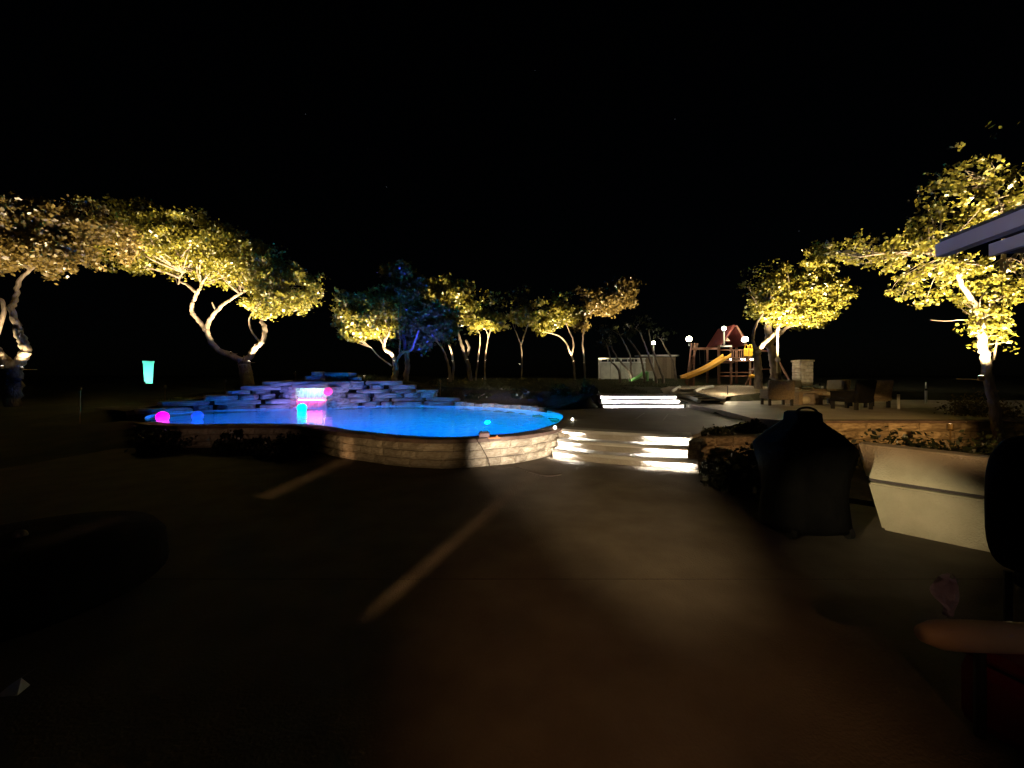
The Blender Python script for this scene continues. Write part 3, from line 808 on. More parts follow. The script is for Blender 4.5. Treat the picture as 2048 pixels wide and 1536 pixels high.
def uplight(p, target, W, cone, label, col=(1.0, 0.76, 0.42), group='tree uplights', blend=0.7, aim=None):
    t = empty('tree_uplight', p, label, 'uplight', group)
    d = (Vector(target) - Vector(p)).normalized()
    b_ = nb(); cyl(b_, d * -0.10, d * 0.0, 0.045, 0.055, 12); hs_ = obj('housing', b_, M['brass'], t)
    if 'ground' in label or 'lawn' in label or 'bed' in label or 'beyond' in label:
        foot = (0, 0, min(-0.15, terrain(p[0], p[1]) - p[2] - 0.05))
    else: foot = (0, 0.45, -0.06)
    b_ = nb(); cyl(b_, foot, d * -0.08, 0.014, 0.014, 6); obj('stem', b_, M['brass'], t)
    b_ = nb(); cyl(b_, d * 0.001, d * 0.006, 0.042, 0.042, 12); obj('lens', b_, M['lens'], hs_)
    spot(t, Vector(p) + d * 0.03, target, W, cone, blend, col, 0.04)
def A(D, *pp): return [at(x, y, D + (q[0] if q else 0)) for (x, y, *q) in pp]
def B(D, px, py, rx, ry, nc, nl, dd=0.0, rz=None):
    k = D / F
    return (at(px, py, D + dd), (rx * k, (rz if rz is not None else 0.5 * (rx + ry)) * k, ry * k), nc, nl)

# far left tree
D = 14.5
make_tree('oak_tree', 'spreading oak at the left edge with two pinkish lit stems', 'uplit oaks', at(25, 800, D),
    [(A(D, (26, 800), (30, 760), (28, 735)), 0.22, 0.20),
     (A(D, (28, 740), (45, 715), (52, 695), (38, 668), (34, 650), (22, 620), (32, 590, .5), (42, 555, .8), (75, 530, 1)), 0.19, 0.05),
     (A(D, (28, 740), (10, 720), (-12, 695), (-40, 650), (-60, 600)), 0.19, 0.09),
     (A(D, (-12, 690), (8, 612), (-14, 590), (-30, 560)), 0.08, 0.04)],
    [B(D, 20, 460, 110, 55, 90, 60), B(D, 120, 470, 100, 55, 85, 55, 1.0), B(D, 60, 520, 90, 30, 50, 50), B(D, 200, 480, 70, 65, 60, 45, 2.0), B(D, 105, 420, 70, 50, 26, 18, 1.5)],
    0.10, 'leaf2', 41, 0.28)
uplight(at(160, 775, D - 2.2), at(130, 455, D + 0.6), 7500, 58, 'ground uplight in front of the far left oak')
uplight(at(44, 735, D - 0.35), at(60, 480, D + 0.6), 420, 95, 'uplight clamped low on the far left oak')
uplight(at(4, 732, D - 0.4), at(-20, 480, D), 550, 95, 'uplight at the very left edge of the picture')

# big left oak behind the rocks
D = 19.5
make_tree('oak_tree', 'big forked oak behind the rock waterfall with a wide lit crown', 'uplit oaks', at(494, 752, D),
    [(A(D, (494, 754), (490, 735), (488, 722)), 0.30, 0.26),
     (A(D, (486, 724), (462, 710), (436, 700), (420, 680), (412, 660), (396, 640), (383, 622), (388, 600), (398, 580), (404, 566)), 0.17, 0.06),
     (A(D, (412, 662), (420, 640), (434, 622), (452, 605), (480, 588), (500, 575)), 0.12, 0.05),
     (A(D, (392, 585), (375, 570), (360, 562), (365, 545)), 0.08, 0.03),
     (A(D, (488, 724), (500, 712), (512, 695), (526, 680), (530, 655), (522, 640), (540, 632), (545, 615)), 0.17, 0.06),
     (A(D + .5, (520, 685), (505, 665), (498, 640), (512, 615)), 0.06, 0.03),
     (A(D, (434, 622), (428, 614), (424, 604)), 0.05, 0.03)],
    [B(D, 300, 455, 75, 48, 75, 62, .5), B(D, 380, 475, 85, 50, 95, 62), B(D, 330, 510, 90, 38, 70, 55), B(D, 455, 505, 75, 50, 95, 62), B(D, 520, 530, 65, 50, 85, 62, -.5), B(D, 580, 575, 62, 48, 85, 60), B(D, 545, 600, 60, 30, 60, 55, -.4), B(D, 250, 490, 70, 60, 55, 48, 1.0), B(D, 430, 545, 55, 28, 40, 45), B(D, 230, 430, 90, 25, 24, 22, .5)],
    0.092, 'leaf', 42, 0.29)
uplight(at(462, 704, D - 0.30), at(385, 520, D), 1900, 80, 'uplight bolted in the low fork of the big left oak')
uplight(at(498, 722, D - 0.40), at(545, 560, D), 1900, 80, 'uplight on the trunk of the big left oak aimed right')
uplight(at(330, 772, D - 3.2), at(325, 470, D), 13000, 56, 'ground uplight left of the big oak')
uplight(at(450, 760, D - 2.6), at(430, 500, D), 12000, 56, 'ground uplight in front of the big oak fork')
uplight(at(590, 746, D - 1.4), at(560, 560, D), 8000, 66, 'ground uplight right of the big oak')

# tree behind the right end of the rocks
D = 20.0
make_tree('oak_tree', 'slender oak with an S-bent lit trunk and yellow crown behind the rocks', 'uplit oaks', at(790, 760, D),
    [(A(D, (788, 764), (792, 740), (790, 722)), 0.17, 0.14),
     (A(D, (790, 724), (784, 708), (768, 697), (770, 682), (778, 664), (776, 648), (768, 636)), 0.12, 0.05),
     (A(D, (768, 690), (757, 672), (753, 660)), 0.06, 0.03),
     (A(D + .3, (792, 722), (805, 705), (822, 700), (830, 680), (838, 660)), 0.09, 0.04),
     (A(D + .3, (800, 706), (800, 680), (798, 655)), 0.07, 0.03),
     (A(D + .3, (784, 732), (760, 715), (742, 695)), 0.05, 0.03)],
    [B(D, 735, 640, 52, 45, 90, 70), B(D, 720, 615, 50, 38, 60, 55), B(D, 765, 630, 40, 42, 60, 60), B(D, 700, 655, 28, 28, 28, 40), B(D, 760, 595, 55, 22, 18, 20)],
    0.105, 'leaf', 43, 0.26)
uplight(at(788, 722, D - 0.3), at(738, 625, D), 1800, 70, 'uplight on the slender oak right of the rock mound')
uplight(at(728, 752, D - 1.1), at(730, 628, D - 0.3), 5200, 62, 'ground uplight before the slender oak')
D = 23.0
make_tree('oak_tree', 'tall dark oak whose crown glows faintly navy blue', 'uplit oaks', at(812, 762, D),
    [(A(D, (812, 762), (815, 730), (812, 705)), 0.18, 0.15), (A(D, (812, 708), (806, 670), (804, 630), (806, 590)), 0.13, 0.05), (A(D, (812, 708), (830, 670), (850, 650), (875, 640)), 0.10, 0.04)],
    [B(D, 808, 570, 42, 45, 60, 60), B(D, 800, 620, 60, 45, 75, 60), B(D, 860, 645, 52, 45, 80, 60), B(D, 830, 665, 60, 35, 60, 60), B(D, 895, 640, 26, 40, 30, 50)],
    0.14, 'leaf', 44, 0.34)
uplight(at(880, 760, D - 4.0), at(830, 610, D), 2600, 48, 'blue lamp added in the lawn to tint the navy oak crown', (0.035, 0.05, 1.0))  # added lamp, stands in for pool glow on this crown

# cluster in the middle distance
def midtree(label, D, base, limbs, blobs, seed, leaf=0.15, lm='leaf', r=0.13):
    L = [(A(D, *pts), r * (1 if i == 0 else 0.7), r * 0.4) for i, pts in enumerate(limbs)]
    return make_tree('oak_tree', label, 'uplit oaks', at(*base, D), L, [B(D, *b_) for b_ in blobs], leaf, lm, seed, 0.34)
midtree('thin oak leaning left behind the navy oak with gold crown top', 27, (900, 758), [((900, 760), (898, 735), (888, 705), (876, 685), (864, 672)), ((905, 760), (907, 730), (903, 705), (895, 682), (882, 660), (880, 620)), ((884, 660), (886, 625), (890, 590))],
    [(858, 580, 16, 20, 24, 50), (895, 590, 38, 26, 55, 55), (920, 590, 22, 30, 40, 55), (905, 612, 40, 14, 26, 45)], 45)
midtree('oak with a broad bright leaning trunk in the middle distance', 28, (940, 758), [((940, 760), (936, 728), (928, 705), (922, 685), (916, 664), (914, 640)), ((934, 710), (938, 695), (932, 680))],
    [(925, 630, 30, 20, 16, 24), (948, 600, 22, 16, 8, 16)], 46, r=0.2)
midtree('small oak with a white-hot crown of drooping leaves', 28.5, (955, 757), [((952, 760), (956, 720), (960, 690), (960, 668)), ((970, 759), (970, 725), (974, 690), (976, 672), (970, 655)), ((976, 676), (984, 652), (990, 640))],
    [(950, 640, 22, 14, 40, 65), (975, 640, 22, 16, 48, 65), (1000, 640, 16, 18, 14, 24), (985, 600, 16, 30, 10, 12)], 47, 0.17, r=0.09)
midtree('oak with a crown low over the middle of the lawn', 29.5, (1045, 757), [((1043, 759), (1044, 720), (1042, 690), (1030, 660)), ((1042, 690), (1052, 660), (1060, 640))],
    [(1040, 632, 20, 16, 34, 45), (1065, 620, 30, 24, 26, 24), (1035, 600, 34, 20, 14, 14)], 48, r=0.09)
midtree('oak curving left with a flat yellow crown left of the playset', 30, (1148, 758), [((1150, 760), (1147, 725), (1140, 705), (1128, 680), (1108, 668), (1085, 664)), ((1143, 712), (1147, 685), (1138, 660), (1132, 645))],
    [(1085, 650, 18, 18, 30, 50), (1110, 632, 30, 18, 55, 55), (1140, 630, 20, 18, 30, 45), (1130, 600, 30, 20, 16, 18)], 49, r=0.11)
midtree('straight slim oak carrying a tilted orange-gold crown', 31, (1170, 757), [((1170, 760), (1169, 725), (1165, 690), (1168, 655), (1172, 630), (1185, 605)), ((1168, 650), (1178, 628), (1200, 610))],
    [(1205, 605, 36, 26, 75, 55), (1240, 590, 32, 30, 75, 50), (1255, 575, 18, 24, 30, 40), (1165, 640, 16, 18, 20, 30), (1170, 590, 26, 18, 12, 14)], 50, 0.16, 'leaf2', 0.11)
uplight(at(905, 722, 26.6), at(890, 600, 27), 1500, 70, 'small uplight on the thin oak behind the navy oak')
uplight(at(936, 720, 27.4), at(920, 640, 28), 900, 60, 'uplight at the foot of the bright leaning trunk')
uplight(at(956, 722, 28.1), at(952, 630, 28.5), 1500, 60, 'uplight on the left stem of the white-hot oak')
uplight(at(971, 722, 28.1), at(985, 630, 28.5), 1500, 60, 'uplight on the right stem of the white-hot oak')
uplight(at(1040, 728, 29.0), at(1042, 630, 29.5), 450, 70, 'dim uplight under the low middle crown')
uplight(at(1148, 722, 29.6), at(1112, 630, 30), 1400, 70, 'uplight on the oak curving left')
uplight(at(1200, 757, 28.4), at(1225, 595, 31), 12000, 50, 'ground uplight before the straight slim oak')
uplight(at(895, 757, 24.8), at(895, 590, 27), 10000, 45, 'ground uplight before the thin leaning oaks')
uplight(at(965, 757, 26.8), at(967, 638, 28.5), 10000, 34, 'ground uplight before the white-hot oak')
uplight(at(1110, 757, 28), at(1105, 635, 30), 9000, 45, 'ground uplight before the oak curving left')
uplight(at(1168, 724, 30.5), at(1222, 595, 31), 1700, 70, 'uplight on the straight slim oak')

# right oak beside the playset
D = 20.0
make_tree('oak_tree', 'oak with a dense lime-yellow crown in front of the playset', 'uplit oaks', at(1518, 782, D),
    [(A(D, (1518, 786), (1517, 750), (1513, 715), (1514, 700)), 0.21, 0.17),
     (A(D, (1514, 702), (1530, 685), (1548, 668), (1560, 650), (1580, 630)), 0.13, 0.06),
     (A(D, (1514, 702), (1506, 680), (1512, 650), (1530, 620)), 0.10, 0.04)],
    [B(D, 1615, 585, 60, 38, 130, 75), B(D, 1555, 590, 45, 40, 85, 60), B(D, 1590, 625, 65, 26, 80, 65), B(D, 1660, 600, 40, 36, 45, 50), B(D, 1600, 540, 60, 22, 40, 34), B(D, 1520, 560, 30, 40, 14, 18), B(D, 1655, 520, 50, 28, 45, 35, -1.0)],
    0.092, 'leaf', 51, 0.25)
uplight(at(1600, 775, D - 2.6), at(1605, 590, D), 26000, 55, 'ground uplight under the lime-yellow oak')
uplight(at(1521, 706, D - 0.4), at(1600, 585, D), 2600, 85, 'uplight on the leaning limb of the lime-yellow oak')
D = 22.0
make_tree('oak_tree', 'thick brown oak trunk right of the playset carrying the rope', 'uplit oaks', at(1548, 772, D),
    [(A(D, (1550, 772), (1551, 735), (1542, 700), (1538, 670), (1536, 640)), 0.34, 0.16), (A(D, (1540, 690), (1556, 672), (1575, 655), (1600, 648, -1), (1630, 650, -1)), 0.13, 0.05)],
    [B(D, 1560, 610, 70, 40, 30, 40, 2.0), B(D, 1620, 640, 40, 16, 20, 40)], 0.13, 'leaf', 52, 0.3)
D = 19.6
t = empty('climbing_rope', at(1555, 745, D), 'pale knotted climbing rope hanging from the oak limb', 'rope')
b_ = nb(); rp = catmull(A(D, (1556, 655), (1555, 690), (1555, 716)), 5); tube(b_, rp, [0.04] * len(rp), 7); wobj('cord', b_, M['rope'], t, True)
b_ = nb(); ball(b_, at(1555, 719, D), 0.12); wobj('knot', b_, M['rope'], t, True)
b_ = nb(); rp = catmull(A(D, (1555, 722), (1554, 735), (1555, 746)), 5); tube(b_, rp, [0.045] * len(rp), 7); wobj('tail', b_, M['rope'], t, True)

# foreground right oak
D = 8.6
make_tree('oak_tree', 'near oak at the right edge with a blazing trunk and open leafy crown', 'uplit oaks', at(1998, 893, D),
    [(A(D, (1999, 895), (1992, 840), (1984, 790), (1975, 750), (1970, 715), (1965, 685), (1962, 640)), 0.105, 0.075),
     (A(D, (1962, 640), (1950, 610), (1925, 570), (1905, 530), (1890, 520), (1850, 505), (1790, 505), (1725, 512)), 0.06, 0.02),
     (A(D, (1962, 640), (1985, 600), (2000, 550), (2010, 480), (2000, 420), (1985, 360)), 0.07, 0.025),
     (A(D, (1972, 735), (1988, 715), (1992, 690), (2000, 665), (2015, 650)), 0.025, 0.012),
     (A(D, (1960, 650), (1930, 640), (1890, 642), (1860, 640)), 0.010, 0.004),
     (A(D, (1980, 705), (1990, 700)), 0.014, 0.01),
     (A(D, (2000, 545), (2040, 500), (2090, 450)), 0.05, 0.02)],
    [B(D, 1968, 640, 34, 32, 60, 24), B(D, 1975, 600, 45, 34, 60, 22), B(D, 2020, 570, 50, 45, 70, 22), B(D, 1940, 545, 55, 32, 60, 22), B(D, 1860, 570, 75, 42, 85, 24, .4), B(D, 1840, 510, 90, 38, 90, 22), B(D, 1740, 505, 70, 26, 55, 20, .6), B(D, 1900, 440, 70, 45, 70, 20), B(D, 1860, 480, 60, 30, 40, 18), B(D, 2000, 430, 70, 40, 80, 24), B(D, 2020, 385, 60, 34, 65, 22), B(D, 1930, 355, 55, 32, 42, 18), B(D, 1880, 390, 60, 50, 34, 10), B(D, 1960, 290, 90, 45, 18, 5), B(D, 1985, 680, 22, 20, 24, 18), B(D, 1690, 490, 60, 22, 28, 16, .6), B(D, 2090, 430, 60, 80, 60, 18)],
    0.056, 'leaf', 53, 0.115, dens=1.0, gap=0.36)
uplight(at(1962, 752, D - 0.30), at(1960, 560, D), 1300, 110, 'uplight on the trunk of the near right oak')
uplight(at(1900, 850, D - 1.5), at(1870, 480, D), 7500, 56, 'uplight in the bed left of the near right oak')
uplight(at(2075, 850, D - 1.3), at(2000, 420, D + 0.2), 8000, 56, 'uplight beyond the right edge under the near oak')

# thin leaning trunks before the fence
for i, (D, pts) in enumerate([(27, ((1240, 758), (1237, 740), (1228, 728), (1222, 722), (1214, 690))), (27.5, ((1262, 758), (1256, 742), (1240, 722), (1232, 712), (1215, 680))), (28, ((1264, 756), (1262, 735), (1260, 712), (1250, 690), (1240, 670))), (26.5, ((1289, 757), (1286, 735), (1280, 712), (1268, 692), (1255, 676))), (26, ((1312, 757), (1305, 735), (1297, 710), (1290, 690), (1280, 665))), (26, ((1326, 757), (1318, 735), (1310, 712), (1302, 690), (1298, 660))), (28.5, ((1352, 757), (1345, 720), (1332, 698), (1322, 678)))]):
    nm = ['first', 'second', 'third', 'fourth', 'fifth', 'sixth', 'seventh'][i]
    end = pts[-1]
    make_tree('slim_tree', nm + ' slim leaning bare trunk from the left before the pale fence', 'slim trunks before the fence', at(pts[0][0], pts[0][1], D),
        [(A(D, *pts), 0.11, 0.04)], [B(D, end[0], end[1] - 14, 26, 16, 8, 12)], 0.12, 'shrub', 60 + i, 0.3)

# ------------------------------------------------------------------ shrubs
def shrub(label, p, r, h, n, seed, leaf=0.06, cat='shrub', lm='shrub', name='shrub', group=None):
    rg = np.random.default_rng(seed); rn = random.Random(seed)
    t = empty(name, p, label, cat, group)
    bm = nb()
    tips = []
    for k in range(6):
        a = rn.uniform(0, 6.28); q = Vector((math.cos(a) * r * .6, math.sin(a) * r * .6, h * rn.uniform(.6, .95)))
        pts = catmull([Vector((0, 0, 0)), q * 0.5 + Vector((0, 0, h * .1)), q], 3); tube(bm, pts, [0.014] * len(pts), 5)
    obj('stem', bm, M['bark'], t, smooth=True)
    nc = max(8, n // 40); P = []
    for k in range(nc):
        d = rg.normal(size=3); d[2] = abs(d[2]); d /= np.linalg.norm(d); q = d * rg.uniform(0.5, 1) * np.array([r, r, h])
        P.append(q + rg.normal(size=(40, 3)) * r * 0.17)
    P = np.concatenate(P); P[:, 2] = np.abs(P[:, 2])
    obj('foliage', quads('foliage', cards(rg, P, leaf)), M[lm], t)
    return t
for i, (px, py, r, h, lab) in enumerate([(456, 905, .24, .46, 'dark shrub against the left part of the pool wall'), (505, 903, .24, .22, 'low dark shrub left of the tallest wall shrub'), (550, 912, .34, .36, 'rounded dark shrub in the middle of the pool wall bed'), (588, 916, .28, .55, 'tall dark shrub where the wall starts curving'), (318, 905, .45, .5, 'wide dark shrub at the left end of the pool wall')]):
    shrub(lab, gnd(px, py, 0.0), r, h, 900, 400 + i, 0.05, group='shrubs along the pool wall')
for i, (px, py, r, h, lab) in enumerate([(1478, 975, .42, .40, 'dark round shrub right of the lower steps'), (1520, 985, .45, .62, 'taller dark shrub just left of the covered grill'), (1430, 947, .20, .20, 'small dark shrub tucked by the lower steps'), (1800, 952, .7, .62, 'wide dark shrub behind the cream wall'), (1920, 945, .7, .6, 'dark shrub at the foot of the near oak'), (2020, 960, .7, .5, 'dark shrub at the right edge behind the cream wall')]):
    shrub(lab, gnd(px, py, 0.03), r, h, 1100, 410 + i, 0.055, group='shrubs in the right bed')
for i, (x, y, r, h, lab) in enumerate([(4.35, 8.15, .30, .10, 'clipped ground cover plant in the raised bed by the deck'), (5.3, 8.7, .34, .12, 'ground cover plant at the right of the raised bed'), (5.75, 9.2, .2, .16, 'dark tuft at the tip of the raised bed')]):
    shrub(lab, (x, y, 0.45), r, h, 500, 420 + i, 0.05, group='plants in the raised bed')
for i, (x, y, r, h, lab) in enumerate([(-1.6, 18.0, .6, .3, 'low dark plant on the far pool bank beside the rocks'), (0.4, 17.0, .6, .28, 'low dark plant in the middle of the far pool bank'), (2.0, 16.0, .55, .34, 'dark plant on the far bank near the upper steps'), (3.0, 15.4, .4, .4, 'bushy dark plant left of the upper steps')]):
    shrub(lab, (x, y, bankz(x, y)), r, h, 700, 430 + i, 0.06, group='plants on the far bank')
p = gnd(1835, 822, ZT); shrub('feathery ornamental grass clump at the terrace edge', (p.x, 10.2, ZT), .7, .42, 1500, 440, 0.045, 'grass clump', 'leaf2', 'ornamental_grass')

# ------------------------------------------------------------------ stepping path to the playset
t = empty('garden_ladder_path', (8.3, 16.5, 0.7), 'curved pale edged path with dark treads climbing to the playset', 'path')
def gz(x, y): return terrain(x, y) + 0.07
Lp = catmull([(7.35, 15.35, 0), (7.55, 16.6, 0), (7.3, 17.8, 0), (8.6, 20.0, 0)], 6); Rp = catmull([(8.45, 15.55, 0), (8.35, 16.9, 0), (8.6, 18.3, 0), (10.6, 20.6, 0)], 6)
for e in (Lp, Rp):
    pts = [Vector((p.x, p.y, gz(p.x, p.y) + 0.05)) for p in e]
    b_ = nb(); tube(b_, pts, [0.075] * len(pts), 8, 0.15, rr); wobj('edging', b_, M['vinyld'], t)
for k, u in enumerate((0.12, 0.3, 0.48, 0.66, 0.84)):
    a, b2_ = Lp[int(u * (len(Lp) - 1))], Rp[int(u * (len(Rp) - 1))]
    a, b2_ = a.lerp(b2_, 0.14), a.lerp(b2_, 0.86); d = b2_ - a; c = (a + b2_) / 2
    b_ = nb(); box(b_, (c.x, c.y, gz(c.x, c.y) + 0.03), (d.length, 0.28, 0.08), math.atan2(d.y, d.x), 0.012); wobj('tread', b_, M['lime'], t)
    b_ = nb(); box(b_, (c.x, c.y - 0.24, gz(c.x, c.y) + 0.0), (d.length * 0.96, 0.2, 0.05), math.atan2(d.y, d.x)); wobj('soil_strip', b_, M['soil'], t)

pl = Vector((9.9, 17.9, terrain(9.9, 17.9)))
t = empty('gravel_fill_lamp', pl, 'low lamp added to light the gravel at the foot of the oak', 'lamp')  # made-up lamp, put in to brighten the gravel and path
b_ = nb(); cyl(b_, (0, 0, 0), (0, 0, 0.42), 0.02, 0.02, 8); obj('post', b_, M['darkmetal'], t)
b_ = nb(); cyl(b_, (0, 0, 0.47), (0, 0, 0.52), 0.12, 0.03, 14); obj('hood', b_, M['darkmetal'], t)
point(t, pl + Vector((0, 0, 0.44)), 80, (1.0, 0.80, 0.50), 0.03)

# ------------------------------------------------------------------ pale fence, shed roof, toy slide
D = 30.0
def zt(x, y): return terrain(x, y)
fx0, fx1 = at(1196, 757, D).x, at(1291, 757, D).x
fz = at(1196, 759, D).z
t = empty('vinyl_fence', (fx0, D, fz), 'pale vinyl fence panel with a row of dark slots on top', 'fence')
H = 43 / F * D
npan = 9; wpan = (fx1 - fx0 - 0.2) / npan
for k in range(npan):
    b_ = nb(); box(b_, (fx0 + 0.2 + wpan * (k + .5), D + 0.02 * (k % 2), fz + H * 0.40), (wpan - 0.012, 0.04, H * 0.78), 0, 0.004); wobj('plank', b_, M['vinyl'], t)
b_ = nb(); box(b_, (fx0 + 0.09, D - 0.03, fz + H * .5), (0.16, 0.16, H), 0, 0.01); wobj('post', b_, M['vinyld'], t)
b_ = nb(); box(b_, ((fx0 + fx1) / 2 + 0.1, D - 0.02, fz + H * 0.97), (fx1 - fx0 - .2, 0.1, H * 0.06), 0, 0.005); wobj('rail', b_, M['vinyld'], t)
b_ = nb(); box(b_, ((fx0 + fx1) / 2 + 0.1, D - 0.02, fz + H * 0.80), (fx1 - fx0 - .2, 0.1, H * 0.04), 0, 0.005); wobj('rail', b_, M['vinyld'], t)
for k in range(6):
    x = fx0 + 0.22 + (fx1 - fx0 - .3) * k / 6.6
    b_ = nb(); box(b_, (x + 0.02, D - 0.03, fz + H * .88), (0.07, 0.09, H * 0.14), 0, 0.004); wobj('mullion', b_, M['vinyld'], t)
    if k < 5:
        b_ = nb(); box(b_, (x + 0.3, D + 0.02, fz + H * .88), (0.46, 0.03, H * 0.11)); wobj('slot_panel', b_, M['slot'], t)
b_ = nb(); box(b_, (fx1 - 0.33, D, fz + H * .88), (0.6, 0.04, H * 0.14)); wobj('end_panel', b_, M['vinyl'], t)
t = empty('fence_light', (at(1290, 745, D).x - 2.2, D - 3.5, zt(3, 26.5)), 'small lamp washing the pale fence', 'lamp')
b_ = nb(); cyl(b_, (0, 0, 0), (0, 0, 0.25), 0.03, 0.05, 10); obj('post', b_, M['darkmetal'], t)
spot(t, t.location + Vector((0, 0.05, 0.3)), (at(1240, 740, D).x, D, fz + 0.7), 55, 90, 1.0, (1.0, 0.92, 0.62))
D = 31.0
sx0, sx1 = at(1283, 757, D).x, at(1352, 757, D).x; sz = at(1290, 759, D).z; sh = 50 / F * D
t = empty('garden_shed', (sx0, D, sz), 'dim garden shed with a pale roof edge behind the slim trunks', 'shed')
for k in range(8):
    ww = (sx1 - sx0) / 8; b_ = nb(); box(b_, (sx0 + ww * (k + .5), D + 0.6, sz + sh * .45), (ww - 0.015, 1.0 + 0.02 * (k % 2), sh * .9)); wobj('board', b_, M['chair'], t)
b_ = nb(); box(b_, ((sx0 + sx1) / 2, D + 0.5, sz + sh * .965), (sx1 - sx0 + 0.3, 1.5, 0.10), 0, 0.01, rx=0.03); wobj('roof', b_, M['metalroof'], t)
b_ = nb(); box(b_, (at(1300, 757, D - .2).x, D - 0.25, sz + 0.36), (0.42, 0.4, 0.62), 0, 0.03); o = obj('storage_tub', b_, M['vinyl']); tag(o, 'small pale tub standing by the shed wall', 'tub')
D = 27.5
pa, pb2 = at(1290, 744, D), at(1262, 762, D - 0.3)
t = empty('toy_slide', (pb2.x, pb2.y, pb2.z), 'small green toddler slide in front of the pale fence', 'toy slide')
def slide(t, top, bot, wd, m, side_h, name='chute', n=10, curve=0.10):
    d = bot - top; sidev = Vector((-d.y, d.x, 0)).normalized() if Vector((d.x, d.y, 0)).length > 1e-3 else Vector((1, 0, 0))
    pts = [top + d * (i / n) + Vector((0, 0, -curve * math.sin(math.pi * i / n))) for i in range(n + 1)]
    prof_ = [(-wd / 2 - 0.03, side_h), (-wd / 2, side_h + 0.02), (-wd / 2 + 0.03, side_h), (-wd / 2 + 0.05, 0.02), (wd / 2 - 0.05, 0.02), (wd / 2 - 0.03, side_h), (wd / 2, side_h + 0.02), (wd / 2 + 0.03, side_h), (wd / 2, -0.03), (-wd / 2, -0.03)]
    bm = nb(); rings = [[bm.verts.new(p + sidev * u + Vector((0, 0, v))) for (u, v) in prof_] for p in pts]
    k_ = len(prof_)
    for i in range(n):
        for j in range(k_): bm.faces.new((rings[i][j], rings[i][(j + 1) % k_], rings[i + 1][(j + 1) % k_], rings[i + 1][j]))
    bm.faces.new(rings[0][::-1]); bm.faces.new(rings[-1]); bmesh.ops.recalc_face_normals(bm, faces=bm.faces[:])
    return wobj(name, bm, m, t)
slide(t, pa, pb2, 0.42, M['green'], 0.10)
b_ = nb(); box(b_, pa + Vector((0.15, 0, -0.32)), (0.08, 0.4, 0.66)); wobj('ladder', b_, M['green'], t)

# ------------------------------------------------------------------ playset
D = 25.0
pz0 = zt(13.6, 25)
t = empty('playset', (at(1470, 770, D).x, D, pz0), 'wooden playset with red tent roof and yellow slide', 'playset')
X = lambda px, dd=0.0: at(px, 760, D + dd).x
Zp = lambda py, dd=0.0: at(1470, py, D + dd).z
def bar(a, b2_, r=0.05, m='wood', name='post', par=None):
    b_ = nb(); d = Vector(b2_) - Vector(a); q = d.to_track_quat('Z', 'Y')
    Mx = Matrix.Translation((Vector(a) + Vector(b2_)) / 2) @ q.to_matrix().to_4x4() @ Matrix.Diagonal((r * 2, r * 2, d.length, 1))
    bmesh.ops.create_cube(b_, size=1, matrix=Mx); wobj(name, b_, M[m], par or t)
for px in (1438, 1462, 1500):
    for dd in (0.0, 1.5):
        bar((X(px), D + dd, pz0 - 0.1), (X(px), D + dd, Zp(690)), 0.055)
# deck planks, rails
for k in range(10):
    b_ = nb(); box(b_, ((X(1438) + X(1500)) / 2, D + 0.08 + 0.155 * k, Zp(719)), (X(1500) - X(1438) + 0.15, 0.14, 0.04), 0, 0.005); wobj('plank', b_, M['wood'], t)
for py in (700, 716, 722): bar((X(1436), D - 0.06, Zp(py)), (X(1504), D - 0.06, Zp(py)), 0.035, name='rail')
for k in range(6): bar((X(1466 + 4 * k), D - 0.07, Zp(716)), (X(1466 + 4 * k), D - 0.07, Zp(700)), 0.022, name='baluster')
for py in (745, 752): bar((X(1438), D, Zp(py)), (X(1500), D, Zp(py)), 0.04, name='rail')
# red tent roof
bm = nb()
apx = (X(1440), X(1466), X(1492))
ra, rb, rc = Zp(690), Zp(650), Zp(690)
vs = [[bm.verts.new((apx[i], D - 0.2 + dd, (ra, rb, rc)[i] - th)) for i in range(3)] for dd in (0.0, 2.0) for th in (0.0, 0.05)]
f0, f0b, f1, f1b = vs
for a, b_, fl_ in ((f0, f1, 0), (f0b, f1b, 1)):
    for i in range(2):
        bm.faces.new((a[i], a[i + 1], b_[i + 1], b_[i]))
for a, b_ in ((f0, f0b), (f1, f1b)):
    for i in range(2): bm.faces.new((a[i], a[i + 1], b_[i + 1], b_[i]))
for i in (0, 2): bm.faces.new((f0[i], f0b[i], f1b[i], f1[i]))
bmesh.ops.recalc_face_normals(bm, faces=bm.faces[:])
roof_ = wobj('roof', bm, M['red'], t)
bar((X(1468), D - 0.24, Zp(652)), (X(1486), D - 0.24, Zp(682)), 0.05, 'wood', 'gable_board', roof_)
bar((X(1464), D - 0.24, Zp(652)), (X(1444), D - 0.24, Zp(682)), 0.05, 'red', 'gable_board', roof_)
b_ = nb(); v = [b_.verts.new((X(1454), D + 0.4, Zp(681))), b_.verts.new((X(1468), D + 0.4, Zp(681))), b_.verts.new((X(1460), D + 0.4, Zp(671)))]
b_.faces.new(v); r_ = bmesh.ops.extrude_face_region(b_, geom=b_.faces[:]); bmesh.ops.translate(b_, verts=[q for q in r_['geom'] if isinstance(q, bmesh.types.BMVert)], vec=(0, 0.05, 0)); bmesh.ops.recalc_face_normals(b_, faces=b_.faces[:]); wobj('gable_panel', b_, M['tan'], roof_)
b_ = nb(); box(b_, (X(1447), D - 0.3, Zp(693)), (0.7, 0.08, 0.09)); wobj('sign_board', b_, M['vinyld'], t)
b_ = nb(); box(b_, (X(1494), D - 0.15, Zp(705)), (0.56, 0.05, 0.50), 0, 0.015); ypan = wobj('yellow_panel', b_, M['yellow'], t)
b_ = nb(); box(b_, (X(1494), D - 0.18, Zp(705)), (0.03, 0.05, 0.46)); wobj('panel_rib', b_, M['wood'], ypan)
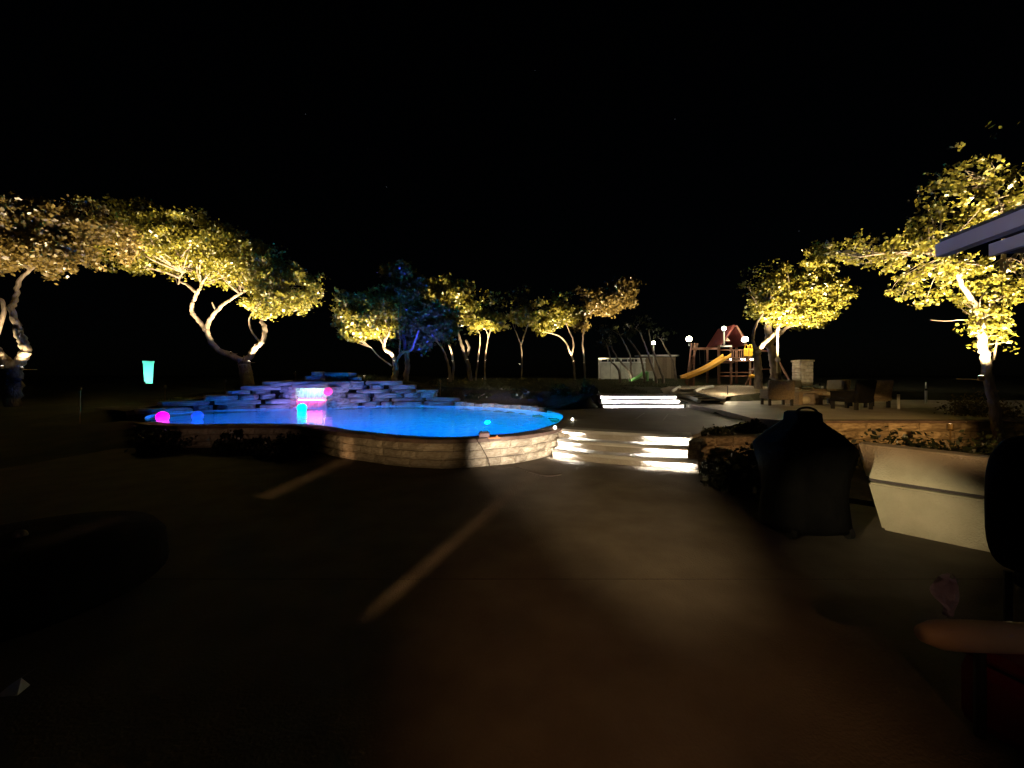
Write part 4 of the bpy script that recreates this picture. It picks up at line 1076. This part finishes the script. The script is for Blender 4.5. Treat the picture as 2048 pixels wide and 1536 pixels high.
for px in (1490, 1498):
    b_ = nb(); lp = catmull([(X(px) - .1, D - .15, Zp(698)), (X(px) - .08, D - .15, Zp(692)), (X(px), D - .15, Zp(689)), (X(px) + .08, D - .15, Zp(692)), (X(px) + .1, D - .15, Zp(698))], 4)
    tube(b_, lp, [0.025] * len(lp), 6); wobj('grab_handle', b_, M['yellow'], ypan, True)
chute_ = slide(t, Vector((X(1450), D - 0.2, Zp(713))), Vector((at(1368, 757, 23.2).x, 23.2, at(1368, 757, 23.2).z)), 0.55, M['yellow'], 0.16, curve=0.14)
b_ = nb(); q = at(1384, 757, 23.4); box(b_, (q.x, q.y, q.z - 0.25), (0.1, 0.5, 0.5)); wobj('slide_foot', b_, M['wood'], chute_)
b_ = nb(); box(b_, (X(1446), D - 0.35, Zp(726)), (0.75, 0.55, 0.06)); wobj('landing', b_, M['wood'], t)
# left swing frame
for (px0, px1, dd) in ((1386, 1364, -0.7), (1392, 1374, -0.9), (1398, 1384, 1.0)):
    bar((X(px0), D + 0.2, Zp(686)), (X(px1), D + dd, pz0 - 0.05), 0.05, 'wood', 'swing_leg')
for k in range(5):
    u = 0.15 + 0.17 * k; a = Vector((X(1386), D + .1, Zp(686))).lerp(Vector((X(1364), D - .75, pz0)), u); b2_ = Vector((X(1392), D + .1, Zp(686))).lerp(Vector((X(1374), D - .95, pz0)), u)
    bar(a, b2_, 0.03, 'wood', 'rung')
bar((X(1384), D + 0.2, Zp(697)), (X(1440), D + 0.4, Zp(696)), 0.07, 'wood', 'swing_beam')
for px in (1403, 1413):
    bar((X(px), D + 0.3, Zp(698)), (X(px + 2), D + 0.3, Zp(728)), 0.012, 'darkmetal', 'chain')
b_ = nb(); box(b_, (X(1410), D + 0.3, Zp(729)), (0.45, 0.2, 0.04)); wobj('swing_seat', b_, M['black'], t)
# right frame and baby swing
bar((X(1500), D + .4, Zp(700)), (X(1566), D + .4, Zp(702)), 0.06, 'wood', 'swing_beam')
bar((X(1555), D + .4, Zp(703)), (X(1576), D - .4, pz0 - .05), 0.06, 'wood', 'swing_leg')
bar((X(1522), D + .4, Zp(738)), (X(1566), D + .4, Zp(738)), 0.035, 'wood', 'rail')
bar((X(1523), D + .4, Zp(702)), (X(1523), D + .4, Zp(738)), 0.03, 'wood', 'post')
bar((X(1482), D - .5, pz0), (X(1502), D - .3, Zp(735)), 0.04, 'wood', 'brace')
for px in (1500, 1508): bar((X(px, -.6), D - .6, Zp(722)), (X(px, -.6), D - .6, Zp(748)), 0.012, 'rope', 'chain')
b_ = nb(); q = at(1504, 752, D - .6); ball(b_, q, 0.19, 2, 0.7); wobj('baby_seat', b_, M['yellow'], t, True)
b_ = nb(); box(b_, q + Vector((0, 0, 0.42)), (0.36, 0.05, 0.05)); wobj('spreader', b_, M['vinyld'], t)
for k, px in enumerate((1459, 1481, 1487, 1499, 1504)):
    b_ = nb(); ball(b_, (X(px), D - 0.13, Zp(719)), 0.045, 1); wobj('deck_bulb', b_, M['bulb'], t)
def globe_lamp(px, py, D, r, W, label, post_to=None, post_m='darkmetal', col=(1.0, 0.86, 0.58)):
    p = at(px, py, D)
    t = empty('globe_lamp', p, label, 'lamp', 'bulbs around the playset')
    b_ = nb(); ball(b_, (0, 0, 0), r, 3); obj('bulb', b_, M['bulb'], t, smooth=True)
    b_ = nb(); cyl(b_, (0, 0, -r - 0.06), (0, 0, -r * 0.8), r * 0.5, r * 0.6, 10); obj('socket', b_, M['darkmetal'], t)
    if post_to is not None:
        b_ = nb(); cyl(b_, (0, 0, post_to - p.z), (0, 0, -r - 0.05), 0.05, 0.045, 8); obj('post', b_, M['vinyl'], t)
    point(t, p + Vector((0, -0.02, 0)), W, col, r * 1.05)
globe_lamp(1307, 686, 28, 0.12, 260, 'white bulb on a pale post above the shed', zt(10, 28))
globe_lamp(1378, 678, 24.6, 0.17, 450, 'yellowish bulb on top of the left swing frame', at(1378, 692, 24.6).z)
globe_lamp(1448, 657, 24.6, 0.13, 700, 'white bulb left of the red playset roof', at(1448, 690, 24.6).z)
globe_lamp(1490, 679, 24.5, 0.18, 2600, 'big white bulb at the right corner of the playset', at(1490, 690, 24.5).z)

# stone pillar
D = 22.0
pb3 = at(1605, 772, D); ph = 52 / F * D
t = empty('stone_pillar', pb3, 'pale square stone pillar with a flat cap', 'pillar')
rnd = random.Random(55)
for k in range(7):
    off = (k % 2) * 0.12
    for q in range(2):
        b_ = nb(); w0 = 0.70; split = 0.22 + off
        x0_, x1_ = (-w0 / 2, -w0 / 2 + split) if q == 0 else (-w0 / 2 + split, w0 / 2)
        box(b_, ((x0_ + x1_) / 2, rnd.uniform(-.012, .012), ph * 0.92 * (k + .5) / 7), (x1_ - x0_ - .012, 0.7, ph * .92 / 7 - .012), 0, 0.015); obj('block', b_, M['lime'], t)
b_ = nb(); box(b_, (0, 0, ph * .96), (0.80, 0.80, ph * .07), 0, 0.02); obj('cap', b_, M['lime'], t)
tl = empty('pillar_lamp', pb3 + Vector((-0.3, -1.6, 0.05)), 'small ground lamp facing the stone pillar', 'lamp')
b_ = nb(); cyl(b_, (0, 0, 0), (0, 0, 0.12), 0.04, 0.05, 10); obj('housing', b_, M['darkmetal'], tl)
spot(tl, tl.location + Vector((0, 0, 0.15)), pb3 + Vector((0, -.3, 0.9)), 28, 70, 1.0, (1.0, 0.80, 0.48))

# ------------------------------------------------------------------ seating on the terrace
def lounge_chair(p, rz, label, m='chair', cush=True, s=1.0):
    t = empty('lounge_chair', p, label, 'chair', 'chairs on the terrace', rz)
    W_ = 0.86 * s
    b_ = nb(); box(b_, (0, 0, 0.30), (W_, 0.8, 0.12), 0, 0.02); obj('seat', b_, M[m], t)
    b_ = nb(); box(b_, (0, 0.36, 0.58), (W_, 0.13, 0.74), 0, 0.04, rx=-0.16); obj('backrest', b_, M[m], t)
    for sx in (-1, 1):
        b_ = nb(); box(b_, (sx * (W_ / 2 - 0.06), 0, 0.56), (0.12, 0.78, 0.07), 0, 0.02); obj('armrest', b_, M[m], t)
        b_ = nb(); box(b_, (sx * (W_ / 2 - 0.06), -0.02, 0.42), (0.08, 0.7, 0.24)); obj('side_panel', b_, M[m], t)
        for sy in (-1, 1):
            b_ = nb(); box(b_, (sx * (W_ / 2 - 0.07), sy * 0.33, 0.12), (0.08, 0.08, 0.24)); obj('leg', b_, M['darkmetal'], t)
    if cush:
        b_ = nb(); box(b_, (0, -0.04, 0.42), (W_ - 0.26, 0.66, 0.13), 0, 0.05); obj('cushion', b_, M['cushion'], t)
        b_ = nb(); box(b_, (0, 0.26, 0.68), (W_ - 0.26, 0.13, 0.5), 0, 0.05, rx=-0.16); obj('back_cushion', b_, M['cushion'], t)
    return t
P = lambda px, D: Vector((at(px, 760, D).x, D, ZT))
lounge_chair(P(1553, 14.6), R(168), 'boxy tan lounge chair seen from behind beside the fire table')
lounge_chair(P(1660, 15.2), R(-80), 'lounge chair with pale cushion facing left to the fire table')
lounge_chair(P(1703, 12.6), R(200), 'black lounge chair in front of the seating group', 'black', False, 1.0)
lounge_chair(P(1738, 13.6), R(175), 'dim brown chair behind the thin white bollard')
lounge_chair(P(1598, 18.0), R(5), 'chair on the far side of the fire table')
t = empty('fire_table', P(1606, 15.3), 'low square fire table between the lounge chairs', 'table')
b_ = nb(); box(b_, (0, 0, 0.48), (1.05, 1.05, 0.07), 0, 0.015); obj('table_top', b_, M['table'], t)
for sx in (-1, 1):
    b_ = nb(); box(b_, (sx * 0.38, 0, 0.22), (0.16, 0.8, 0.44), 0, 0.01); obj('leg_panel', b_, M['chair'], t)
b_ = nb(); ball(b_, (0.05, -0.05, 0.16), 0.17, 2, 0.95); obj('gas_bottle', b_, M['cushion'], t, smooth=True)
for (px, D, h, lab) in ((1797, 12.6, 0.56, 'white bollard post nearest on the terrace'), (1852, 15.5, 0.60, 'dim bollard post further back on the terrace'), (1645, 19.0, 0.32, 'short pale post behind the fire table'), (1852, 21.0, 0.4, 'faint short post far behind the terrace')):
    z0_ = ZT if D < 17 else terrain(at(px, 760, D).x, D)
    t = empty('bollard', (at(px, 760, D).x, D, z0_), lab, 'bollard', 'slim bollards')
    b_ = nb(); cyl(b_, (0, 0, 0), (0, 0, h * .86), 0.038, 0.038, 10); obj('post', b_, M['white'], t)
    b_ = nb(); cyl(b_, (0, 0, h * .86), (0, 0, h), 0.046, 0.03, 10); obj('cap', b_, M['darkmetal'], t)

# ------------------------------------------------------------------ covered grill
gp_ = Vector((at(1612, 760, 4.1).x, 4.15, 0))
t = empty('covered_grill', gp_, 'black covered grill silhouetted in front of the right bed', 'grill')
bm = nb()
secs = [(0.06, 0.44, 0.30), (0.12, 0.45, 0.31), (0.40, 0.42, 0.30), (0.60, 0.44, 0.31), (0.78, 0.50, 0.33), (0.90, 0.52, 0.34), (0.96, 0.46, 0.31), (1.06, 0.33, 0.26), (1.14, 0.20, 0.20), (1.17, 0.175, 0.16), (1.25, 0.17, 0.15), (1.27, 0.14, 0.12)]
rings = []; rg_ = random.Random(9)
for (z, rx_, ry_) in secs:
    ring = []
    for k in range(28):
        th = 2 * math.pi * k / 28; c, s_ = math.cos(th), math.sin(th); e = 0.55
        ring.append(bm.verts.new((rx_ * 0.80 * math.copysign(abs(c) ** e, c) * (1 + 0.02 * math.sin(k * 2.3 + z * 9)), ry_ * math.copysign(abs(s_) ** e, s_) * (1 + 0.03 * math.sin(k * 3.1)), z)))
    rings.append(ring)
for a, b_ in zip(rings, rings[1:]):
    for k in range(28): bm.faces.new((a[k], a[(k + 1) % 28], b_[(k + 1) % 28], b_[k]))
bm.faces.new(rings[0][::-1]); bm.faces.new(rings[-1])
obj('cover', bm, M['black'], t, smooth=True)
b_ = nb(); hp = catmull([(-0.11, -0.05, 1.26), (-0.06, -0.05, 1.30), (0.02, -0.05, 1.31), (0.09, -0.05, 1.29), (0.12, -0.05, 1.26)], 4); tube(b_, hp, [0.012] * len(hp), 6); obj('handle', b_, M['darkmetal'], t, smooth=True)
for (x, y) in ((-0.28, -0.22), (0.30, -0.22), (-0.28, 0.22), (0.30, 0.22)):
    b_ = nb(); cyl(b_, (x - 0.02, y, 0.06), (x + 0.02, y, 0.06), 0.06, 0.06, 14); obj('wheel', b_, M['darkmetal'], t)

# ------------------------------------------------------------------ cream wall on the right
t = empty('cream_wall', (4.2, 3.9, 0), 'leaning cream stucco seat wall with a dark groove along it', 'wall')
bl, dr = Vector((3.95, 4.16, 0)), Vector((0.62, -0.74, 0)).normalized()
tl_ = Vector((3.90, 4.42, 0)); nrm_ = Vector((-dr.y, dr.x, 0)).normalized()   # away from the viewer
def wall_slab(z0, z1, name, m, thick=0.28, push=0.0, L=3.2):
    bm = nb(); secs_ = []
    for i in range(13):
        s_ = L * i / 12
        bend = Vector((0.028, 0.008, 0)) * s_ * s_
        pr = []
        for (z, back) in ((z0, 0), (z1, 0), (z1, thick), (z0, thick)):
            u = z / 0.88
            base = bl.lerp(tl_, u)
            pr.append(bm.verts.new(base + dr * s_ + bend + nrm_ * (back + push) + Vector((0, 0, z * (1 - 0.03 * s_)))))
        secs_.append(pr)
    for a, b_ in zip(secs_, secs_[1:]):
        for k in range(4): bm.faces.new((a[k], a[(k + 1) % 4], b_[(k + 1) % 4], b_[k]))
    bm.faces.new(secs_[0][::-1]); bm.faces.new(secs_[-1]); bmesh.ops.recalc_face_normals(bm, faces=bm.faces[:])
    bmesh.ops.bevel(bm, geom=[e for e in bm.edges if len(e.link_faces) == 2 and e.calc_face_angle(0) > 1.0], offset=0.02, segments=2, affect='EDGES')
    return wobj(name, bm, m, t)
wall_slab(0.0, 0.475, 'lower_panel', M['cream'])
wall_slab(0.482, 0.508, 'groove', M['soffit'], 0.24, 0.03)
wall_slab(0.515, 0.88, 'upper_panel', M['cream'])

# ------------------------------------------------------------------ porch roof corner, upper right
t = empty('porch_roof', (4.1, 3.5, 2.8), 'corner of the porch roof with grey gutter and fascia boards', 'roof')
c0 = Vector((4.34, 4.0, 0)); dv = Vector((-0.228, -1.0, 0)).normalized(); nv = Vector((-dv.y, dv.x, 0)).normalized()  # nv: away, to the right
if nv.x < 0: nv = -nv
def strip(o0, z0, z1, th, L, name, m, start=0.0):
    bm = nb(); a = c0 + nv * o0 + dv * start
    p = [a, a + dv * L, a + dv * L + nv * th, a + nv * th]
    vb = [bm.verts.new(q + Vector((0, 0, z0))) for q in p]; vt = [bm.verts.new(q + Vector((0, 0, z1))) for q in p]
    for k in range(4): bm.faces.new((vb[k], vb[(k + 1) % 4], vt[(k + 1) % 4], vt[k]))
    bm.faces.new(vt); bm.faces.new(vb[::-1]); bmesh.ops.recalc_face_normals(bm, faces=bm.faces[:])
    return wobj(name, bm, m, t)
strip(0.0, 2.86, 2.99, 0.10, 6.5, 'gutter', M['fascia'])
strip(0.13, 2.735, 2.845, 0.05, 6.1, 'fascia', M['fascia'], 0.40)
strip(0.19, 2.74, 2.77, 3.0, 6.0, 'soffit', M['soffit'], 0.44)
strip(0.02, 3.0, 3.03, 3.0, 6.4, 'roof_deck', M['shingle'], 0.02)
strip(0.55, 2.50, 2.72, 0.2, 5.0, 'beam', M['fascia'], 0.75)

# ------------------------------------------------------------------ right foreground: dark chair, cloth, red cooler
t = empty('patio_chair', (2.75, 1.9, 0), 'black high backed patio chair with tan rounded armrest at the right edge', 'chair')
def wb(name, c, s, m, rz=0, bev=0.03, rx=0.0, ry=0.0, sm_=False):
    b_ = nb(); box(b_, c, s, rz, bev, rx, ry); return wobj(name, b_, M[m], t, sm_)
q = at(2090, 1040, 2.5)
b_ = nb(); bmesh.ops.create_uvsphere(b_, u_segments=28, v_segments=18, radius=1.0)
for v in b_.verts:
    c_ = v.co; c_.x, c_.y, c_.z = [math.copysign(abs(k) ** 0.62, k) for k in c_]
bmesh.ops.transform(b_, matrix=Matrix.Translation((q.x, 2.55, 0.80)) @ Matrix.Rotation(0.25, 4, 'Z') @ Matrix.Diagonal((0.39, 0.10, 0.44, 1)), verts=b_.verts[:])
wobj('backrest', b_, M['black'], t, True)
wb('seat', (q.x - 0.0, 2.15, 0.40), (0.66, 0.62, 0.12), 'black', 0.2, 0.05)
b_ = nb(); a0 = at(1845, 1268, 1.72); a1 = at(2140, 1280, 1.80); pts = [a0.lerp(a1, i / 10) for i in range(11)]
tube(b_, pts, [0.035, 0.058, 0.063] + [0.064] * 8, 14); wobj('armrest', b_, M['tan'], t, True)
for (x, y) in ((q.x - .3, 1.9), (q.x + .3, 1.9), (q.x - .3, 2.45), (q.x + .3, 2.45)):
    b_ = nb(); cyl(b_, (x, y, 0), (x, y, 0.4), 0.02, 0.02, 8); wobj('leg', b_, M['darkmetal'], t)
b_ = nb(); cyl(b_, (at(1960, 1280, 1.75).x, 1.75, 0.0), (at(1960, 1280, 1.75).x, 1.75, at(1960, 1290, 1.75).z), 0.02, 0.02, 8); wobj('arm_post', b_, M['darkmetal'], t)
# crumpled mauve cloth
pc = at(1895, 1192, 1.86)
bm = nb(); rn = random.Random(4); rows = []
for j in range(11):
    v_ = j / 10; row = []
    wd = 0.012 + 0.055 * math.sin(math.pi * min(1, v_ * 1.15 + 0.12)) * (1.0 if v_ > 0.15 else 0.9)
    for i in range(9):
        u = i / 8 - 0.5
        row.append(bm.verts.new((pc.x + u * 2 * wd + 0.10 * (v_ - .5) * 0.7, pc.y + 0.02 * math.sin(u * 14 + v_ * 5) + 0.06 * (v_ - .5), pc.z + 0.115 - v_ * 0.23 + (0.016 * math.cos(u * 9 + 0.8) if j < 2 else 0))))
    rows.append(row)
for j in range(10):
    for i in range(8): bm.faces.new((rows[j][i], rows[j][i + 1], rows[j + 1][i + 1], rows[j + 1][i]))
r_ = bmesh.ops.solidify(bm, geom=bm.faces[:], thickness=0.012)
o = obj('towel', bm, M['mauve'], smooth=True); tag(o, 'crumpled mauve cloth draped by the tan armrest', 'towel')
pr = at(2125, 1375, 1.62)
t = empty('red_cooler', (pr.x, pr.y, 0), 'glossy dark red cooler at the lower right edge', 'cooler')
b_ = nb(); box(b_, (0.08, 0.1, pr.z / 2), (0.46, 0.40, pr.z), 0.3, 0.06); obj('body', b_, M['redgloss'], t)
b_ = nb(); box(b_, (0.08, 0.1, pr.z + 0.035), (0.48, 0.42, 0.06), 0.3, 0.025); obj('lid', b_, M['redgloss'], t)

# left foreground: round covered pit and scrap of paper
pp = gnd(150, 1170, 0)
t = empty('covered_fire_pit', (pp.x - 0.3, pp.y - 0.1, 0), 'low round fire pit under a black cover in the dark left corner', 'fire pit')
bm = nb(); secs = [(0.0, 0.82), (0.05, 0.84), (0.28, 0.82), (0.36, 0.76), (0.40, 0.5), (0.42, 0.05)]
rings = [[bm.verts.new((r_ * math.cos(2 * math.pi * k / 32) * (1 + .015 * math.sin(5 * k)), r_ * math.sin(2 * math.pi * k / 32), z)) for k in range(32)] for z, r_ in secs]
for a, b_ in zip(rings, rings[1:]):
    for k in range(32): bm.faces.new((a[k], a[(k + 1) % 32], b_[(k + 1) % 32], b_[k]))
bm.faces.new(rings[0][::-1]); bm.faces.new(rings[-1]); obj('cover', bm, M['black'], t, smooth=True)
b_ = nb(); ball(b_, (0, 0, 0.43), 0.04, 2); obj('knob', b_, M['darkmetal'], t, smooth=True)
pw_ = gnd(25, 1385, 0)
bm = nb(); vs = [bm.verts.new(v_) for v_ in ((-0.05, -0.03, 0.0), (0.05, -0.02, 0.0), (0.03, 0.05, 0.0), (-0.03, 0.04, 0.0), (-0.005, 0.0, 0.045), (0.02, 0.02, 0.06), (0.06, 0.07, 0.09))]
for f_ in ((0, 1, 4), (1, 5, 4), (1, 2, 5), (2, 3, 5), (3, 4, 5), (3, 0, 4), (5, 6, 4), (0, 3, 2, 1)): bm.faces.new([vs[i] for i in f_])
o = obj('crumpled_paper', bm, M['paper'], loc=pw_ + Vector((0, 0, 0.0))); tag(o, 'small crumpled white scrap on the patio at the lower left', 'litter')

# teal bin at the far left
D = 18.0
pt_ = at(297, 767, D)
t = empty('teal_bin', pt_, 'narrow teal plastic bin glowing in its own lamp at the left', 'bin', None, R(43))
bm = nb(); hh = 1.0
secs = [(0.0, 0.135), (0.1, 0.145), (hh * .93, 0.185), (hh * .935, 0.205), (hh, 0.205)]
rings = []
for z, r_ in secs: rings.append([bm.verts.new((sx * r_, sy * r_, z)) for sx, sy in ((-1, -1), (-.8, -1.06), (.8, -1.06), (1, -1), (1, 1), (-1, 1))])
for a, b_ in zip(rings, rings[1:]):
    for k in range(6): bm.faces.new((a[k], a[(k + 1) % 6], b_[(k + 1) % 6], b_[k]))
bm.faces.new(rings[0][::-1]); bm.faces.new(rings[-1]); obj('body', bm, M['teal'], t)
b_ = nb(); box(b_, (0, 0, hh + 0.018), (0.43, 0.43, 0.035), 0, 0.01); obj('lid', b_, M['teal'], t)
tl = empty('bin_lamp', pt_ + Vector((0.75, -1.0, 0)), 'small ground lamp in front of the teal bin', 'lamp')
b_ = nb(); cyl(b_, (0, 0, -.05), (0, 0, 0.1), 0.04, 0.05, 10); obj('housing', b_, M['darkmetal'], tl)
spot(tl, tl.location + Vector((0, 0, 0.13)), pt_ + Vector((0, 0, 0.55)), 130, 70, 0.8, (0.62, 1.0, 0.78))

# ------------------------------------------------------------------ the house behind the viewer: wall, two thin slits shaped to throw the patio light strips, wall lamps
t = empty('house_wall', (0, -3.5, 0), 'stucco house wall behind the viewer with two slits shaped to cast the patio light strips', 'house')
def wallbox(x0, x1, z0, z1):
    b_ = nb(); box(b_, ((x0 + x1) / 2, -3.5, (z0 + z1) / 2), (x1 - x0, 0.06, z1 - z0)); wobj('wall_panel', b_, M['stuccowall'], t)
S1, S2 = -3.01, -3.555
wallbox(-8.5, S2 - 0.02, 0, 3.3); wallbox(S2 + 0.02, S1 - 0.02, 0, 3.3); wallbox(S1 + 0.02, 7, 0, 3.3)
wallbox(S2 - 0.02, S2 + 0.02, 0, 1.89); wallbox(S1 - 0.02, S1 + 0.02, 0, 1.79)
wallbox(S2 - 0.02, S2 + 0.02, 2.05, 3.3); wallbox(S1 - 0.02, S1 + 0.02, 2.05, 3.3)
tl = empty('room_lamp', (-3.59, -5.25, 0), 'lamp inside the room behind the wall slits', 'lamp')
b_ = nb(); cyl(b_, (0, 0, 0), (0, 0, 2.1), 0.02, 0.02, 8); obj('stand', b_, M['darkmetal'], tl)
spot(tl, (-3.59, -5.25, 2.3), (-3.3, -3.5, 2.0), 3600, 90, 0.2, (1.0, 0.56, 0.26), 0.02)
def flood(p, target, W, cone, blend, col, label, rad=0.06, cut=None):
    tf = empty('wall_lamp', p, label, 'lamp', 'lamps on the house wall')
    d = (Vector(target) - Vector(p)).normalized()
    b_ = nb(); cyl(b_, d * -0.16, d * -0.02, 0.05, 0.075, 14); obj('housing', b_, M['darkmetal'], tf)
    b_ = nb(); cyl(b_, (0, -0.06, 0.0), d * -0.12, 0.02, 0.02, 8); obj('arm', b_, M['darkmetal'], tf)
    if cut is not None:      # unseen plate added to block light: nothing lands on the floor nearer than cut metres
        h = Vector((d.x, d.y, 0)).normalized(); zc = -p[2] * 0.30 / cut
        b_ = nb(); box(b_, h * 0.30 + Vector((0, 0, zc - 0.10)), (0.36, 0.008, 0.20), math.atan2(h.y, h.x) - math.pi / 2); obj('spill_blocker', b_, M['darkmetal'], tf)
        b_ = nb(); box(b_, h * 0.15 + Vector((0, 0, zc - 0.195)), (0.05, 0.32, 0.01), math.atan2(h.y, h.x) - math.pi / 2); obj('bracket', b_, M['darkmetal'], tf)
    spot(tf, p, target, W, cone, blend, col, rad)
flood((0.7, -3.3, 2.9), (1.45, 5.6, 0), 2300, 20, 1.0, (1.0, 0.74, 0.38), 'wall lamp washing the patio before the steps')
flood((0.2, -3.3, 2.9), (0.75, 2.6, 0), 330, 30, 1.0, (1.0, 0.46, 0.19), 'dim amber lamp added to redden the near patio')  # extra unseen lamp, put in for the reddish tone of the foreground
flood((1.0, -3.3, 2.7), (2.35, 1.8, 0.60), 60, 12, 1.0, (1.0, 0.68, 0.52), 'dim lamp added to lift the dark patio chair')  # unseen fill added so chair, armrest and cloth show
flood((-6.0, -3.3, 2.9), (3.98, 4.08, 0.06), 5400, 7.6, 1.0, (1.0, 0.82, 0.46), 'wall lamp aimed at the end of the cream wall', 0.02, 12.2)
flood((1.5, -3.3, 2.95), (8.4, 8.9, 0.4), 8500, 15, 0.8, (1.0, 0.60, 0.22), 'wall lamp aimed at the terrace stone wall', 0.02, 13.2)
flood((4.5, -3.3, 2.4), (4.15, 7.45, 0.38), 1500, 8, 0.8, (1.0, 0.60, 0.28), 'lamp added to light the stone wall by the steps', 0.012, 10.7)  # unseen fill added so these stones are not lost in the dark
flood((-2.0, -3.3, 2.6), (4.2, 3.3, 2.86), 1000, 12, 1.0, (1.0, 0.90, 0.80), 'dim lamp added to lift the porch fascia', 0.03, 60)  # unseen fill added for the fascia boards alone
flood((-0.6, -3.3, 0.9), (-2.3, 7.6, 0.25), 1100, 16, 0.7, (1.0, 0.66, 0.32), 'low wall lamp reaching the curve of the pool wall', 0.008, 12.0)
flood((-1.6, -3.3, 0.9), (-6.6, 9.2, 0.25), 380, 15, 1.0, (1.0, 0.60, 0.42), 'low wall lamp reaching the far left of the pool wall', 0.008, 15)
flood((1.1, -3.3, 0.95), (0.2, 7.5, 0.25), 17000, 12, 0.9, (1.0, 0.86, 0.70), 'low wall lamp aimed at the pool wall beside the steps', 0.012, 10.3)

# faint stars
bm = nb()
for px, py in ((611, 228), (735, 297), (773, 374), (1070, 141), (1350, 238), (1598, 462)):
    ball(bm, at(px, py, 500), 0.22, 1)
o = obj('stars', bm, emitter('starlight', (0.8, 0.85, 1.0), 0.25)); tag(o, 'few faint stars in the black sky', None, None, 'stuff')
